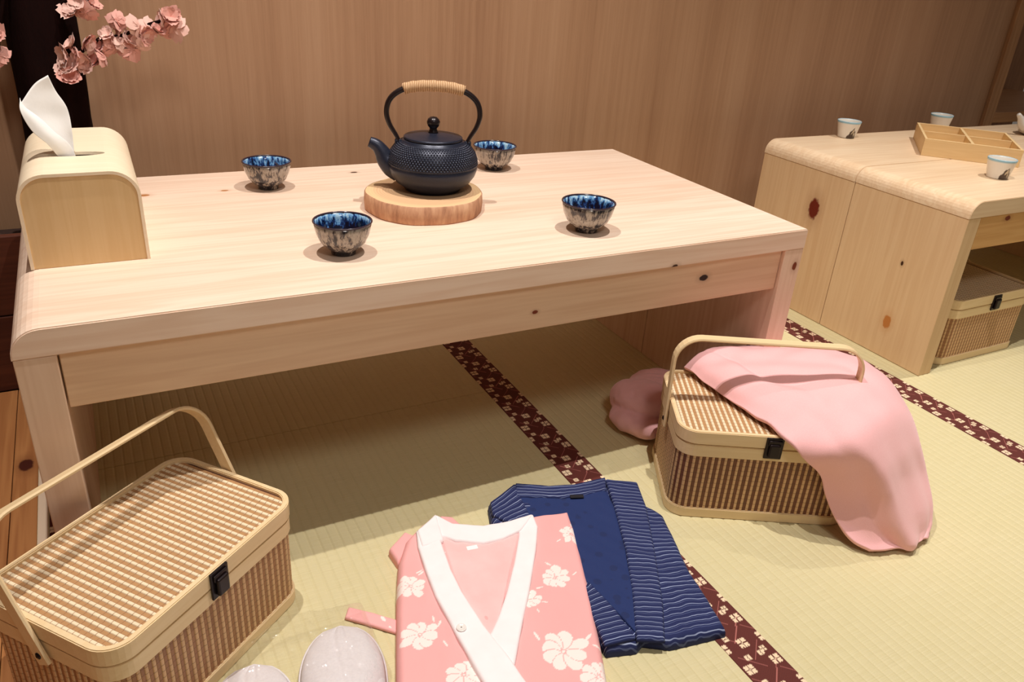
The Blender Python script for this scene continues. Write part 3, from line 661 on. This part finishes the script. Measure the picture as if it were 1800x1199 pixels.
def cloth(name, rows, nu, nv, wr=.0, thick=.010, seed=3, parent=bl, org=OB, amp2=0):
    P = np.array([[tuple(onz(px, py, z)) for (px, py, z) in r] for r in rows])
    A = catmull(P, np.linspace(0, P.shape[0] - 1, nv)); A = np.swapaxes(A, 0, 1); B = catmull(A, np.linspace(0, P.shape[1] - 1, nu)); B = np.swapaxes(B, 0, 1)
    UU, VV = np.meshgrid(np.linspace(0, 1, nu), np.linspace(0, 1, nv))
    B[..., 2] += wr * snoise(B[..., 0] * 60, B[..., 1] * 60, seed) * np.minimum(1, B[..., 2] * 20)
    B[..., 2] += -.007 * np.exp(-((UU - (.60 - .42 * VV + .03 * np.sin(VV * 25))) / .045) ** 2) * (VV < .42) * np.sin(np.clip(VV / .42, 0, 1) * PI) if amp2 else 0
    if amp2:   # hanging folds
        fold = np.clip((VV - .55) / .3, 0, 1); fold = fold * (1 - np.clip((VV - .8) / .2, 0, 1) * .8); q_ = fold * np.sin(UU * 14 + 1.2 * np.sin(VV * 6) + .8) * np.sin(np.clip(UU, 0, 1) * PI) ** .5; B[..., 0] += .008 * q_; B[..., 1] -= .008 * q_; f2_ = np.clip((VV - .5) / .18, 0, 1) * (1 - np.clip((VV - .9) / .1, 0, 1) * .7); B[..., 1] -= f2_ * (.013 * np.exp(-((UU - .42 - .1 * (VV - .7)) / .055) ** 2) + .011 * np.exp(-((UU - .74) / .05) ** 2) - .006 * np.exp(-((UU - .56) / .05) ** 2)); B[..., 2] += .0035 * snoise(B[..., 0] * 38 + 5, B[..., 1] * 90, 77) * np.clip(B[..., 2] * 12 - 1, 0, 1)
    B -= np.array(org)
    me = mesh(name, B.reshape(-1, 3), grid_faces(nu, nv), M['fleece'], True); o_ = obj(name, me, parent)
    md = o_.modifiers.new('thickness', 'SOLIDIFY'); md.thickness = thick; md.offset = 0
    md = o_.modifiers.new('round', 'SUBSURF'); md.levels = 1; md.render_levels = 1
    return o_
cloth('draped_panel', rows, 60, 110, .003, .009, amp2=1)
# folded end lying on the mat behind the basket: soft lobes grown together
def bundle():
    bm = bmesh.new()
    def lobe(c, r, rz=0.0, tilt=0.0):
        mt = Matrix.Translation(c) @ Euler((0, tilt, rz)).to_matrix().to_4x4() @ Matrix.Diagonal((r[0], r[1], r[2], 1))
        bmesh.ops.create_icosphere(bm, subdivisions=4, radius=1, matrix=mt)
    a0 = onz(1088, 722, .026); a1 = onz(1150, 756, .024); mid = (a0 + a1) / 2; an = math.atan2(a1.y - a0.y, a1.x - a0.x)
    lobe(mid, ((a1 - a0).length * .68, .040, .0245), an)                     # lower layer
    lobe(onz(1132, 700, .055), (.066, .050, .030), an + .25, -.08)           # upper layer folded over it
    lobe(onz(1104, 700, .045), (.034, .040, .034), an + .9)                  # rounded fold
    lobe(onz(1160, 690, .050), (.055, .050, .032), an + .1)
    lobe(Vector((-.150, .130, .036)), (.075, .075, .034), .2)
    lobe(Vector((-.190, .105, .026)), (.050, .070, .025), .5)
    for v in bm.verts: v.co -= OB
    me = bm_mesh(bm, 'folded_end', M['fleece'], True); return me
o = obj('folded_end', bundle(), bl)
md = o.modifiers.new('merge', 'REMESH'); md.mode = 'VOXEL'; md.voxel_size = .0028; md.use_smooth_shade = True
md = o.modifiers.new('soften', 'SMOOTH'); md.iterations = 5; md.factor = .5
tx_ = bpy.data.textures.new('soft_wrinkle', 'CLOUDS'); tx_.noise_scale = .045
md = o.modifiers.new('wrinkle', 'DISPLACE'); md.texture = tx_; md.strength = .012; md.mid_level = .5; md.texture_coords = 'LOCAL'

# ================================================================== ROBES
def patch(name, bnd, nu, nv, z0, z1, mat, parent, org, colfn=None, wr=.0012, seed=1, rim=.012, uvscale=None, skirt=True):
    """bnd: left, right (bottom->top) polylines in world xy; raised patch with rounded rim"""
    Lp = resample(bnd[0], nv); Rp = resample(bnd[1], nv)
    if len(bnd) > 2: Bp = resample(bnd[2], nu); Tp = resample(bnd[3], nu)
    else: Bp = resample([Lp[0], Rp[0]], nu); Tp = resample([Lp[-1], Rp[-1]], nu)
    u = np.linspace(0, 1, nu)[None, :, None]; v = np.linspace(0, 1, nv)[:, None, None]
    P = (1 - u) * Lp[:, None] + u * Rp[:, None] + (1 - v) * Bp[None] + v * Tp[None] - ((1 - u) * (1 - v) * Lp[0] + u * (1 - v) * Rp[0] + (1 - u) * v * Lp[-1] + u * v * Rp[-1])
    X, Y = P[..., 0], P[..., 1]
    wd = np.mean(np.linalg.norm(Rp - Lp, axis=1)); ht_ = np.mean(np.linalg.norm(Tp - Bp, axis=1))
    U = np.broadcast_to(u[..., 0], X.shape); Vv = np.broadcast_to(v[..., 0], X.shape)
    ed = np.minimum(np.minimum(U, 1 - U) * wd, np.minimum(Vv, 1 - Vv) * np.sum(np.linalg.norm(np.diff(Lp, axis=0), axis=1)))
    pr_ = np.sqrt(np.clip(1 - (1 - np.clip(ed / rim, 0, 1)) ** 2, 0, 1))
    Z = z0 + (z1 - z0) * pr_ + wr * snoise(X * 70, Y * 70, seed) * pr_ + wr * .6 * snoise(X * 210, Y * 120, seed + 1) * pr_
    Z = np.maximum(Z, z0)
    V = np.stack([X, Y, Z], -1).reshape(-1, 3) - np.array(org)
    F = grid_faces(nu, nv)
    uv = np.stack([U * wd, Vv * np.sum(np.linalg.norm(np.diff(Lp, axis=0), axis=1))], -1).reshape(-1, 2)
    me = mesh(name, V, F, mat, True, uvs=uv)
    if colfn is not None:
        at = me.attributes.new('print', 'FLOAT_COLOR', 'POINT'); at.data.foreach_set('color', np.c_[colfn(X, Y).reshape(-1, 3), np.ones(nu * nv)].ravel())
    o_ = obj(name, me, parent)
    if not skirt or True:
        md = o_.modifiers.new('thickness', 'SOLIDIFY'); md.thickness = .0012; md.offset = 1 if z0 > .003 else 1
    return o_
def W2(pts, z): return [tuple(onz(p[0], p[1], z))[:2] for p in pts]
# --- blue robe
t = NT('navy_stripe_cotton'); uv = t.coord('UV'); sx = t.n('SeparateXYZ'); t.link(uv, sx.inputs[0])
wv = t.noise(t.mapping(uv, (26, 26, 1)), 1, 2); w2 = t.noise(t.mapping(uv, (9, 50, 1), (5, 5, 0)), 1, 2)
v_ = t.math('ADD', sx.outputs[1], t.math('MULTIPLY', t.math('SUBTRACT', wv, .5), .010))
fr = t.math('FRACT', t.math('MULTIPLY', v_, 1 / .0086)); line = t.math('LESS_THAN', t.math('ABSOLUTE', t.math('SUBTRACT', fr, .5)), .06)
line = t.math('MULTIPLY', line, t.math('MULTIPLY_ADD', w2, 1.8, -.2, clamp=True)); 
fr2 = t.math('FRACT', t.math('MULTIPLY_ADD', v_, 1 / .0086, .32)); line2 = t.math('MULTIPLY', t.math('LESS_THAN', t.math('ABSOLUTE', t.math('SUBTRACT', fr2, .5)), .04), .35)
fab = t.noise(t.coord(), 1400, 1)
c = t.mix(fab, lin((16, 26, 72)), lin((26, 38, 92))); c = t.mix(line2, c, lin((120, 134, 180))); c = t.mix(line, c, lin((160, 172, 206)))
M['stripe'] = t.out(c, .85, bump=fab, bstr=.3, bdist=.0004)
t = NT('navy_cotton'); co = t.coord(); fab = t.noise(co, 1400, 1); blot = t.n('TexVoronoi', i_Scale=46); t.link(co, blot.inputs['Vector'])
c = t.mix(fab, lin((18, 36, 86)), lin((28, 50, 106))); c = t.mix(t.math('MULTIPLY', t.math('LESS_THAN', blot.outputs['Distance'], .28), .35), c, lin((14, 22, 58)))
M['navy'] = t.out(c, .85, bump=t.noise(co, 60, 3), bstr=.3, bdist=.002)
OBL = Vector((-.48, -.20, 0))
rb = thing('folded_robe', 'dark blue robe with thin white stripes, folded flat on the mat', 'robe', tuple(OBL), 0, 'folded summer robes')
patch('folded_body', [W2([(1068, 1140), (1000, 1050), (900, 960), (864, 918), (859, 884)], .016), W2([(1278, 1105), (1246, 1050), (1215, 1005), (1185, 940), (1168, 905), (1135, 885), (1121, 846)], .016),
      W2([(1068, 1140), (1120, 1134), (1130, 1122), (1180, 1128), (1278, 1105)], .016), W2([(859, 884), (905, 850), (970, 853), (1064, 842), (1121, 846)], .016)], 150, 190, .0004, .016, M['stripe'], rb, OBL, wr=.0022, seed=4, rim=.010)
patch('inner_panel', [W2([(1118, 1112), (1050, 1040), (985, 980), (925, 920), (900, 872)], .018), W2([(1118, 1112), (1112, 1040), (1100, 965), (1080, 890), (1064, 858)], .018)], 60, 110, .0145, .0185, M['navy'], rb, OBL, wr=.0016, seed=9, rim=.004)
patch('collar_band', [W2([(1120, 1124), (1117, 1100), (1112, 1040), (1100, 965), (1080, 890), (1064, 842)], .021), W2([(1168, 1126), (1165, 1060), (1152, 975), (1136, 890), (1120, 848)], .021)], 40, 150, .0165, .0215, M['stripe'], rb, OBL, wr=.001, seed=11, rim=.004)
patch('neck_band', [W2([(962, 874), (930, 872), (903, 876), (892, 868), (905, 850)], .0205)[::-1][:2] if False else W2([(905, 874), (906, 850)], .0205), W2([(1066, 862), (1064, 840)], .0205),
      W2([(905, 874), (960, 875), (990, 876), (1030, 870), (1066, 862)], .0205), W2([(906, 850), (965, 855), (1010, 852), (1064, 840)], .0205)], 90, 24, .0165, .0215, None or M['stripe'], rb, OBL, wr=.0006, seed=13, rim=.003)
patch('shoulder_fold', [W2([(905, 925), (866, 905), (862, 884)], .0205), W2([(935, 915), (918, 880), (905, 850)], .0205)], 40, 40, .0165, .0215, M['stripe'], rb, OBL, wr=.001, seed=14, rim=.004)
patch('lower_fold', [W2([(1064, 1134), (1040, 1080), (1030, 1030)], .020), W2([(1118, 1122), (1080, 1070), (1034, 1024)], .020)], 40, 50, .0165, .021, M['stripe'], rb, OBL, wr=.001, seed=15, rim=.004)
plain('black_label', lin((18, 14, 22)), .8)
p = onz(1014, 873, .022)
obj('neck_label', box(-.011, .011, -.004, .004, 0, .001, M['black_label'], .0003), rb, tuple(p - OBL), (0, 0, -.35), label='tiny black label')
# --- pink robe
PINKB = np.array(lin((246, 178, 176))[:3]); CREAM = np.array(lin((250, 232, 226))[:3])
FL = []
for (px, py, s, seed, rot_) in ((738, 1120, .0235, 1, .3), (722, 1033, .021, 2, 1.0), (975, 1018, .021, 3, .2), (1004, 942, .017, 4, 1.4), (990, 1148, .031, 5, .1), (815, 1190, .022, 6, .8), (932, 1058, .015, 7, 0), (1052, 1192, .022, 8, .5), (760, 975, .012, 9, 0), (560, 1195, .02, 10, 1)):
    p = onz(px, py, .02); FL.append((p.x, p.y, s, seed, rot_))
def pinkprint(X, Y):
    col = np.ones(X.shape + (3,)) * PINKB; tone = .5 + .5 * snoise(X * 55, Y * 55, 21); col *= (1 - .06 * tone)[..., None]
    for (fx, fy, s, seed, r0) in FL:
        r = np.random.RandomState(seed); n_ = 8; m_ = np.zeros(X.shape, bool)
        for k in range(n_):
            a_ = r0 + 2 * PI * (k + r.uniform(-.12, .12)) / n_; ln_ = s * r.uniform(.8, 1.2); wd_ = s * r.uniform(.24, .36); cx, cy = fx + math.cos(a_) * ln_ * .58, fy + math.sin(a_) * ln_ * .58
            dx, dy = X - cx, Y - cy; a1 = dx * math.cos(a_) + dy * math.sin(a_); b1 = -dx * math.sin(a_) + dy * math.cos(a_)
            w_ = wd_ * (1 + .55 * a1 / ln_)
            pet = (a1 / (ln_ * .46)) ** 2 + (b1 / w_) ** 2 < 1
            gap = (a1 / (ln_ * .50)) ** 2 + (b1 / (w_ * 1.13)) ** 2 < 1
            m_ &= ~gap; m_ |= pet
        m_ |= np.hypot(X - fx, Y - fy) < s * .07
        for k in range(3):
            a_ = r.uniform(0, 6.28); d_ = s * r.uniform(1.25, 1.5); cx, cy = fx + math.cos(a_) * d_, fy + math.sin(a_) * d_; a2 = a_ + r.uniform(-.8, .8); dx, dy = X - cx, Y - cy
            m_ |= ((dx * math.cos(a2) + dy * math.sin(a2)) / (s * .26)) ** 2 + ((-dx * math.sin(a2) + dy * math.cos(a2)) / (s * .06)) ** 2 < 1
        col[m_] = CREAM
    return col
t = NT('pink_print_cotton'); a = t.n('Attribute', attribute_name='print').outputs[0]; fab = t.noise(t.coord(), 1500, 1); M['pinkp'] = t.out(a, .85, bump=t.math('MULTIPLY_ADD', fab, .15, t.noise(t.coord(), 45, 3)), bstr=.35, bdist=.002)
t = NT('pale_pink_lining'); M['lining'] = t.out(t.mix(t.noise(t.coord(), 30, 3), lin((244, 184, 182)), lin((250, 206, 204))), .85, bump=t.noise(t.coord(), 50, 3), bstr=.4, bdist=.002)
t = NT('white_collar_cotton'); M['collar'] = t.out(t.mix(t.noise(t.coord(), 40, 3), lin((244, 232, 232)), lin((252, 244, 246))), .8, bump=t.noise(t.coord(), 55, 3), bstr=.3, bdist=.002)
OP = Vector((-.70, -.20, 0))
rp = thing('folded_robe', 'pink robe printed with white flowers, white collar, folded flat on the mat', 'robe', tuple(OP), 0, 'folded summer robes')
patch('folded_body', [W2([(690, 1290), (697, 1199), (697, 1120), (697, 1040), (700, 985), (712, 948), (742, 918)], .022), W2([(1085, 1290), (1070, 1199), (1058, 1130), (1046, 1070), (1030, 1000), (1020, 958), (1012, 928), (1000, 895)], .022),
      W2([(690, 1290), (1085, 1290)], .022), W2([(742, 918), (800, 930), (870, 925), (940, 905), (1000, 895)], .022)], 190, 270, .0004, .022, M['pinkp'], rp, OP, colfn=pinkprint, wr=.002, seed=24, rim=.010)
patch('neck_lining', [W2([(862, 1120), (820, 1060), (795, 1005), (778, 955), (772, 938)], .0235), W2([(866, 1120), (885, 1055), (900, 990), (912, 940), (914, 925)], .0235)], 70, 90, .0205, .0245, M['lining'], rp, OP, wr=.0018, seed=31, rim=.003)
patch('collar_right', [W2([(840, 1255), (862, 1115), (876, 1085), (890, 1045), (904, 990), (912, 945), (915, 916)], .0265), W2([(880, 1258), (905, 1165), (921, 1080), (930, 1040), (942, 965), (945, 925), (936, 904)], .0265)], 30, 130, .0215, .0265, M['collar'], rp, OP, wr=.0012, seed=33, rim=.003)
patch('collar_left', [W2([(910, 1290), (850, 1199), (800, 1110), (765, 1045), (748, 1000), (735, 960), (732, 932)], .029), W2([(975, 1290), (926, 1199), (890, 1148), (850, 1098), (812, 1040), (792, 1000), (776, 955), (768, 935)], .029)], 34, 150, .0225, .029, M['collar'], rp, OP, wr=.0012, seed=35, rim=.003)
patch('neck_band', [W2([(768, 945), (733, 932), (765, 903)], .028)[::2] if False else W2([(768, 938), (765, 904)], .028), W2([(915, 932), (937, 904)], .028), W2([(768, 938), (800, 950), (850, 955), (885, 946), (915, 932)], .028), W2([(765, 904), (795, 920), (850, 924), (895, 916), (937, 904)], .028)], 90, 26, .0215, .028, M['collar'], rp, OP, wr=.0008, seed=37, rim=.003)
patch('collar_corner', [W2([(742, 962), (733, 934)], .029), W2([(780, 950), (766, 903)], .029)], 26, 26, .0225, .0295, M['collar'], rp, OP, wr=.0008, seed=38, rim=.003)
plain('pearl_button', lin((242, 236, 230)), .2, Coat_Weight=.5)
bt_me = lathe([(.001, 0), (.0062, 0), (.0066, .0006), (.0064, .0016), (.0054, .002), (.0048, .0014), (.001, .0014)], 28, M['pearl_button'])
p = onz(811, 1103, .031); obj('button', bt_me, rp, tuple(Vector((p.x, p.y, .0298)) - OP))
plain('white_label', lin((250, 248, 246)), .7)
p = onz(830, 963, .0256); obj('neck_label', box(-.008, .008, -.004, .004, 0, .0008, M['white_label'], .0003), rp, tuple(Vector((p.x, p.y, .0255)) - OP), (0, 0, -.15), label='small white label')
patch('sleeve_end', [W2([(700, 990), (684, 966)], .012), W2([(735, 945), (712, 935)], .012)], 30, 30, .0004, .013, M['pinkp'], rp, OP, colfn=pinkprint, wr=.002, seed=41, rim=.004)
patch('sleeve_end', [W2([(790, 940), (772, 906)], .018), W2([(830, 938), (795, 908)], .018)], 30, 30, .0004, .018, M['pinkp'], rp, OP, colfn=pinkprint, wr=.002, seed=43, rim=.004)
bp = thing('sash_belt', 'narrow pink sash end sticking out left of the pink robe', 'sash', tuple(OP))
patch('belt_strip', [W2([(607, 1086), (613, 1068)], .004), W2([(702, 1114), (702, 1092)], .004), W2([(607, 1086), (650, 1098), (702, 1114)], .004), W2([(613, 1068), (655, 1078), (702, 1092)], .004)], 60, 16, .0012, .0045, M['pinkp'], bp, OP, colfn=lambda X, Y: np.where((snoise(X * 260, Y * 260, 3) > .38)[..., None], CREAM, PINKB), wr=.0004, seed=45, rim=.002)

# ================================================================== SLIPPERS IN CLEAR BAG
t = NT('nonwoven_white'); nz = t.noise(t.coord(), 300, 3); M['slip'] = t.out(t.mix(nz, lin((214, 206, 208)), lin((232, 226, 226))), .8, bump=t.noise(t.coord(), 60, 3), bstr=.3, bdist=.002)
def slipper(loc, rz, lab, tilt=0.0):
    s = thing('slipper', lab, 'slipper', loc, rz, 'pair of white slippers in a clear bag')
    def half(y): # y 0 toe -> 1 heel ; foot length .27
        return .049 * (1 - (1 - min(1, y / .32)) ** 2.3) ** .5 * (1 - .22 * math.exp(-((y - .66) / .16) ** 2)) * ((1 - max(0, (y - .80) / .20) ** 2.4) ** .5 if y > .80 else 1)
    n_ = 40; ol = [(half(k / n_), -.27 * k / n_) for k in range(n_ + 1)]; ol = [(x * 1.06, y * 1.012 + .0025) for x, y in ol]; out_ = ol + [(-x, y) for x, y in ol[::-1][1:-1]]
    out_ = [p_ for i, p_ in enumerate(out_) if i == 0 or math.hypot(p_[0] - out_[i - 1][0], p_[1] - out_[i - 1][1]) > 1e-4]
    obj('sole', prism(out_, 'z', 0, .006, M['slip'], .0015), s)
    nu, nv = 31, 30; V = []
    for j in range(nv):
        y = .52 * (j / (nv - 1)) ** 1.5 + .0002; hw = half(y) * 1.02
        for i in range(nu):
            u_ = -1 + 2 * i / (nu - 1); a_ = math.sqrt(max(0, 1 - abs(u_) ** 2.4)); hgt_ = .0315 * min(1, (y / .40)) ** .55
            V.append((u_ * hw, -.27 * y, .0062 + hgt_ * a_ - .0022 * math.exp(-((u_ + .30 - y * .7) / .05) ** 2) * a_ - .0016 * math.exp(-((u_ - .05 - y * .2) / .05) ** 2) * a_))
    o_ = obj('upper', mesh('upper', V, grid_faces(nu, nv), M['slip'], True), s); md = o_.modifiers.new('thickness', 'SOLIDIFY'); md.thickness = .0022; md.offset = 0
    pa_ = [Vector((V[(nv - 1) * nu + i][0], V[(nv - 1) * nu + i][1], V[(nv - 1) * nu + i][2])) for i in range(nu)]
    obj('binding', sweep(pa_, circ(.0018, 8), M['slip']), s)
    edge_ = [Vector((x * .985, y, .0068)) for x, y in ([(-x, y) for x, y in ol[::-1]] + ol[1:])]
    obj('piping', sweep(edge_, circ(.0014, 8), M['slip'], up=Vector((0, 0, 1))), s)
    return s
p1 = onz(598, 1100, .012); p2 = onz(452, 1166, .012)
slipper((p1.x, p1.y, .001), -.24, 'white disposable slipper nearest the pink robe, toe up')
slipper((p2.x - .004, p2.y, .001), -.24, 'white disposable slipper nearest the basket, only its toe in the photo')
t = NT('clear_film'); nz = t.noise(t.coord(), 55, 3, .6)
for nd in list(t.t.nodes):
    if nd.type == 'BSDF_PRINCIPLED': t.t.nodes.remove(nd)
gl = t.n('BsdfGlossy', i_Roughness=.06); tr_ = t.n('BsdfTransparent'); lw_ = t.n('LayerWeight', i_Blend=.25)
bn = t.n('Bump', i_Strength=1.0, i_Distance=.003, i_Height=nz); t.link(bn.outputs[0], gl.inputs['Normal'])
mx = t.n('MixShader', i_0=t.math('MULTIPLY_ADD', lw_.outputs['Facing'], .30, .012, clamp=True)); t.link(tr_.outputs[0], mx.inputs[1]); t.link(gl.outputs[0], mx.inputs[2]); t.link(mx.outputs[0], t.t.nodes['Material Output'].inputs[0])
M['film'] = t.m
def film():
    c0 = W2([(560, 1199), (0, 0)], 0)[0]
    pts = W2([(505, 1120), (640, 1080), (690, 1190), (650, 1330), (380, 1330), (400, 1190)], .0)
    LBp, Rp = [pts[4], pts[5], pts[0]], [pts[3], pts[2], pts[1]]
    nu, nv = 150, 150; Lr = resample(LBp, nv); Rr = resample(Rp, nv); u = np.linspace(0, 1, nu)[None, :, None]
    P = (1 - u) * Lr[:, None] + u * Rr[:, None]; X, Y = P[..., 0], P[..., 1]
    U = np.broadcast_to(u[..., 0], X.shape); Vv = np.broadcast_to(np.linspace(0, 1, nv)[:, None], X.shape)
    e = np.minimum(np.minimum(U, 1 - U) / .12, np.minimum(Vv, 1 - Vv) / .12).clip(0, 1) ** .6
    Z = .0012 + .046 * e + (.0016 * snoise(X * 90, Y * 90, 2) + .0026 * np.abs(snoise(X * 190, Y * 140, 3)) + .0012 * np.abs(snoise(X * 520, Y * 480, 6))) * (.25 + e)
    return mesh('bag', np.stack([X, Y, np.maximum(Z, .001)], -1).reshape(-1, 3) - np.array((c0[0], c0[1], 0)), grid_faces(nu, nv), M['film'], True), c0
fm, c0 = film(); o = obj('plastic_bag', fm, None, (c0[0], c0[1], 0)); tag(o, 'thin clear plastic bag wrapped around the white slippers', 'bag')

# ================================================================== CHERRY TREE
t = NT('dark_trunk'); nz = t.noise(t.mapping(t.coord(), (30, 30, 8)), 1, 4, .65)
M['trunk'] = t.out(t.mix(nz, lin((10, 4, 4)), lin((34, 12, 9))), .9, bump=nz, bstr=.6, bdist=.006, Specular_IOR_Level=.1)
M['petal'] = NT('silk_petal').out(lin((228, 166, 152)), .7); M['petal2'] = NT('silk_petal_pale').out(lin((240, 194, 180)), .7)
for mm in ('petal', 'petal2'): M[mm].node_tree.nodes['Principled BSDF'].inputs['Sheen Weight'].default_value = .3
ct = thing('cherry_tree', 'artificial cherry tree with dark trunk and pink silk blossoms behind the tissue box', 'tree', (-1.128, .71, .27))
tk = []
for k in range(40):
    z = 1.7 * k / 39; tk.append((.004 * math.sin(z * 4), .004 * math.cos(z * 5), z))
V = []; nT = 28
for k, p in enumerate(tk):
    for i in range(nT):
        a_ = 2 * PI * i / nT; r = .052 * (1 + .07 * math.sin(3 * a_ + p[2] * 5) + .05 * math.sin(7 * a_ - p[2] * 9)) * (1.06 - .1 * p[2])
        V.append((p[0] + r * math.cos(a_), p[1] + r * math.sin(a_), p[2]))
F = [(j * nT + i, j * nT + (i + 1) % nT, (j + 1) * nT + (i + 1) % nT, (j + 1) * nT + i) for j in range(39) for i in range(nT)]
obj('trunk', mesh('trunk', V, F, M['trunk'], True), ct)
def loc_(px, py, y): return ony(px, py, y) - Vector((-1.128, .71, .27))
def twig(pts, r=.0028): return obj('branch', sweep(smooth_path(pts, 6), circ(r, 8), M['trunk']), ct)
twig([loc_(60, 130, .69), loc_(120, 108, .66), loc_(175, 68, .655), loc_(215, 62, .655), loc_(255, 45, .65), loc_(300, 33, .65)])
twig([loc_(70, 30, .68), loc_(120, 0, .66), loc_(145, 8, .65), loc_(160, -25, .65)])
twig([loc_(60, -60, .70), loc_(20, -50, .66), loc_(0, 40, .66), loc_(-5, 140, .67)])
def blossom_mesh(seed, mat):
    r = random.Random(seed); V = []; F = []
    for layer in range(2):
        for k in range(5):
            a_ = 2 * PI * (k + .5 * layer) / 5 + r.uniform(-.15, .15); lift = .5 + .35 * layer + r.uniform(-.2, .2); s = .0185 * r.uniform(.8, 1.15) * (1 - .25 * layer); b0 = len(V)
            for j in range(5):
                q = j / 4; w_ = s * .52 * math.sin(PI * min(.93, .12 + q * .78)) * (1 + .1 * r.uniform(-1, 1))
                for i in range(4):
                    u_ = -1 + 2 * i / 3; x = s * q * math.cos(lift * .6); z = s * q * math.sin(lift * .8) + .0015 * math.sin(u_ * 4 + j * 2) * q + .12 * s * abs(u_) * q
                    if j == 4: x += -.15 * s * (1 - abs(u_)) + r.uniform(-.08, .08) * s
                    y = u_ * w_; V.append((x * math.cos(a_) - y * math.sin(a_), x * math.sin(a_) + y * math.cos(a_), z))
            for j in range(4):
                for i in range(3): F.append((b0 + j * 4 + i, b0 + j * 4 + i + 1, b0 + (j + 1) * 4 + i + 1, b0 + (j + 1) * 4 + i))
    return mesh('blossom', V, F, mat, True)
bms = [blossom_mesh(k, M['petal'] if k % 2 else M['petal2']) for k in range(6)]
spots_ = [(128, 78), (140, 95), (118, 98), (150, 72), (165, 85), (178, 82), (152, 108), (170, 110), (190, 62), (200, 85), (215, 75), (212, 50), (228, 70), (232, 88), (244, 45), (255, 62), (262, 48), (275, 55), (290, 38), (300, 30), (305, 48), (292, 60), (124, 118), (205, 34), (245, 82), (122, 138), (135, 112), (185, 100),
          (140, 12), (150, 24), (135, 0), (158, 6), (130, 20), (-2, 95), (-1, 125), (-8, 60)]
for i, (px, py) in enumerate(spots_):
    p = loc_(px, py, .645 + rnd.uniform(-.012, .012)); o = obj('blossom', bms[i % 6], ct, tuple(p), (rnd.uniform(.5, 2.2), rnd.uniform(-.8, .8), rnd.uniform(0, 6.28)))
    k = rnd.uniform(.85, 1.3); o.scale = (k, k, k)
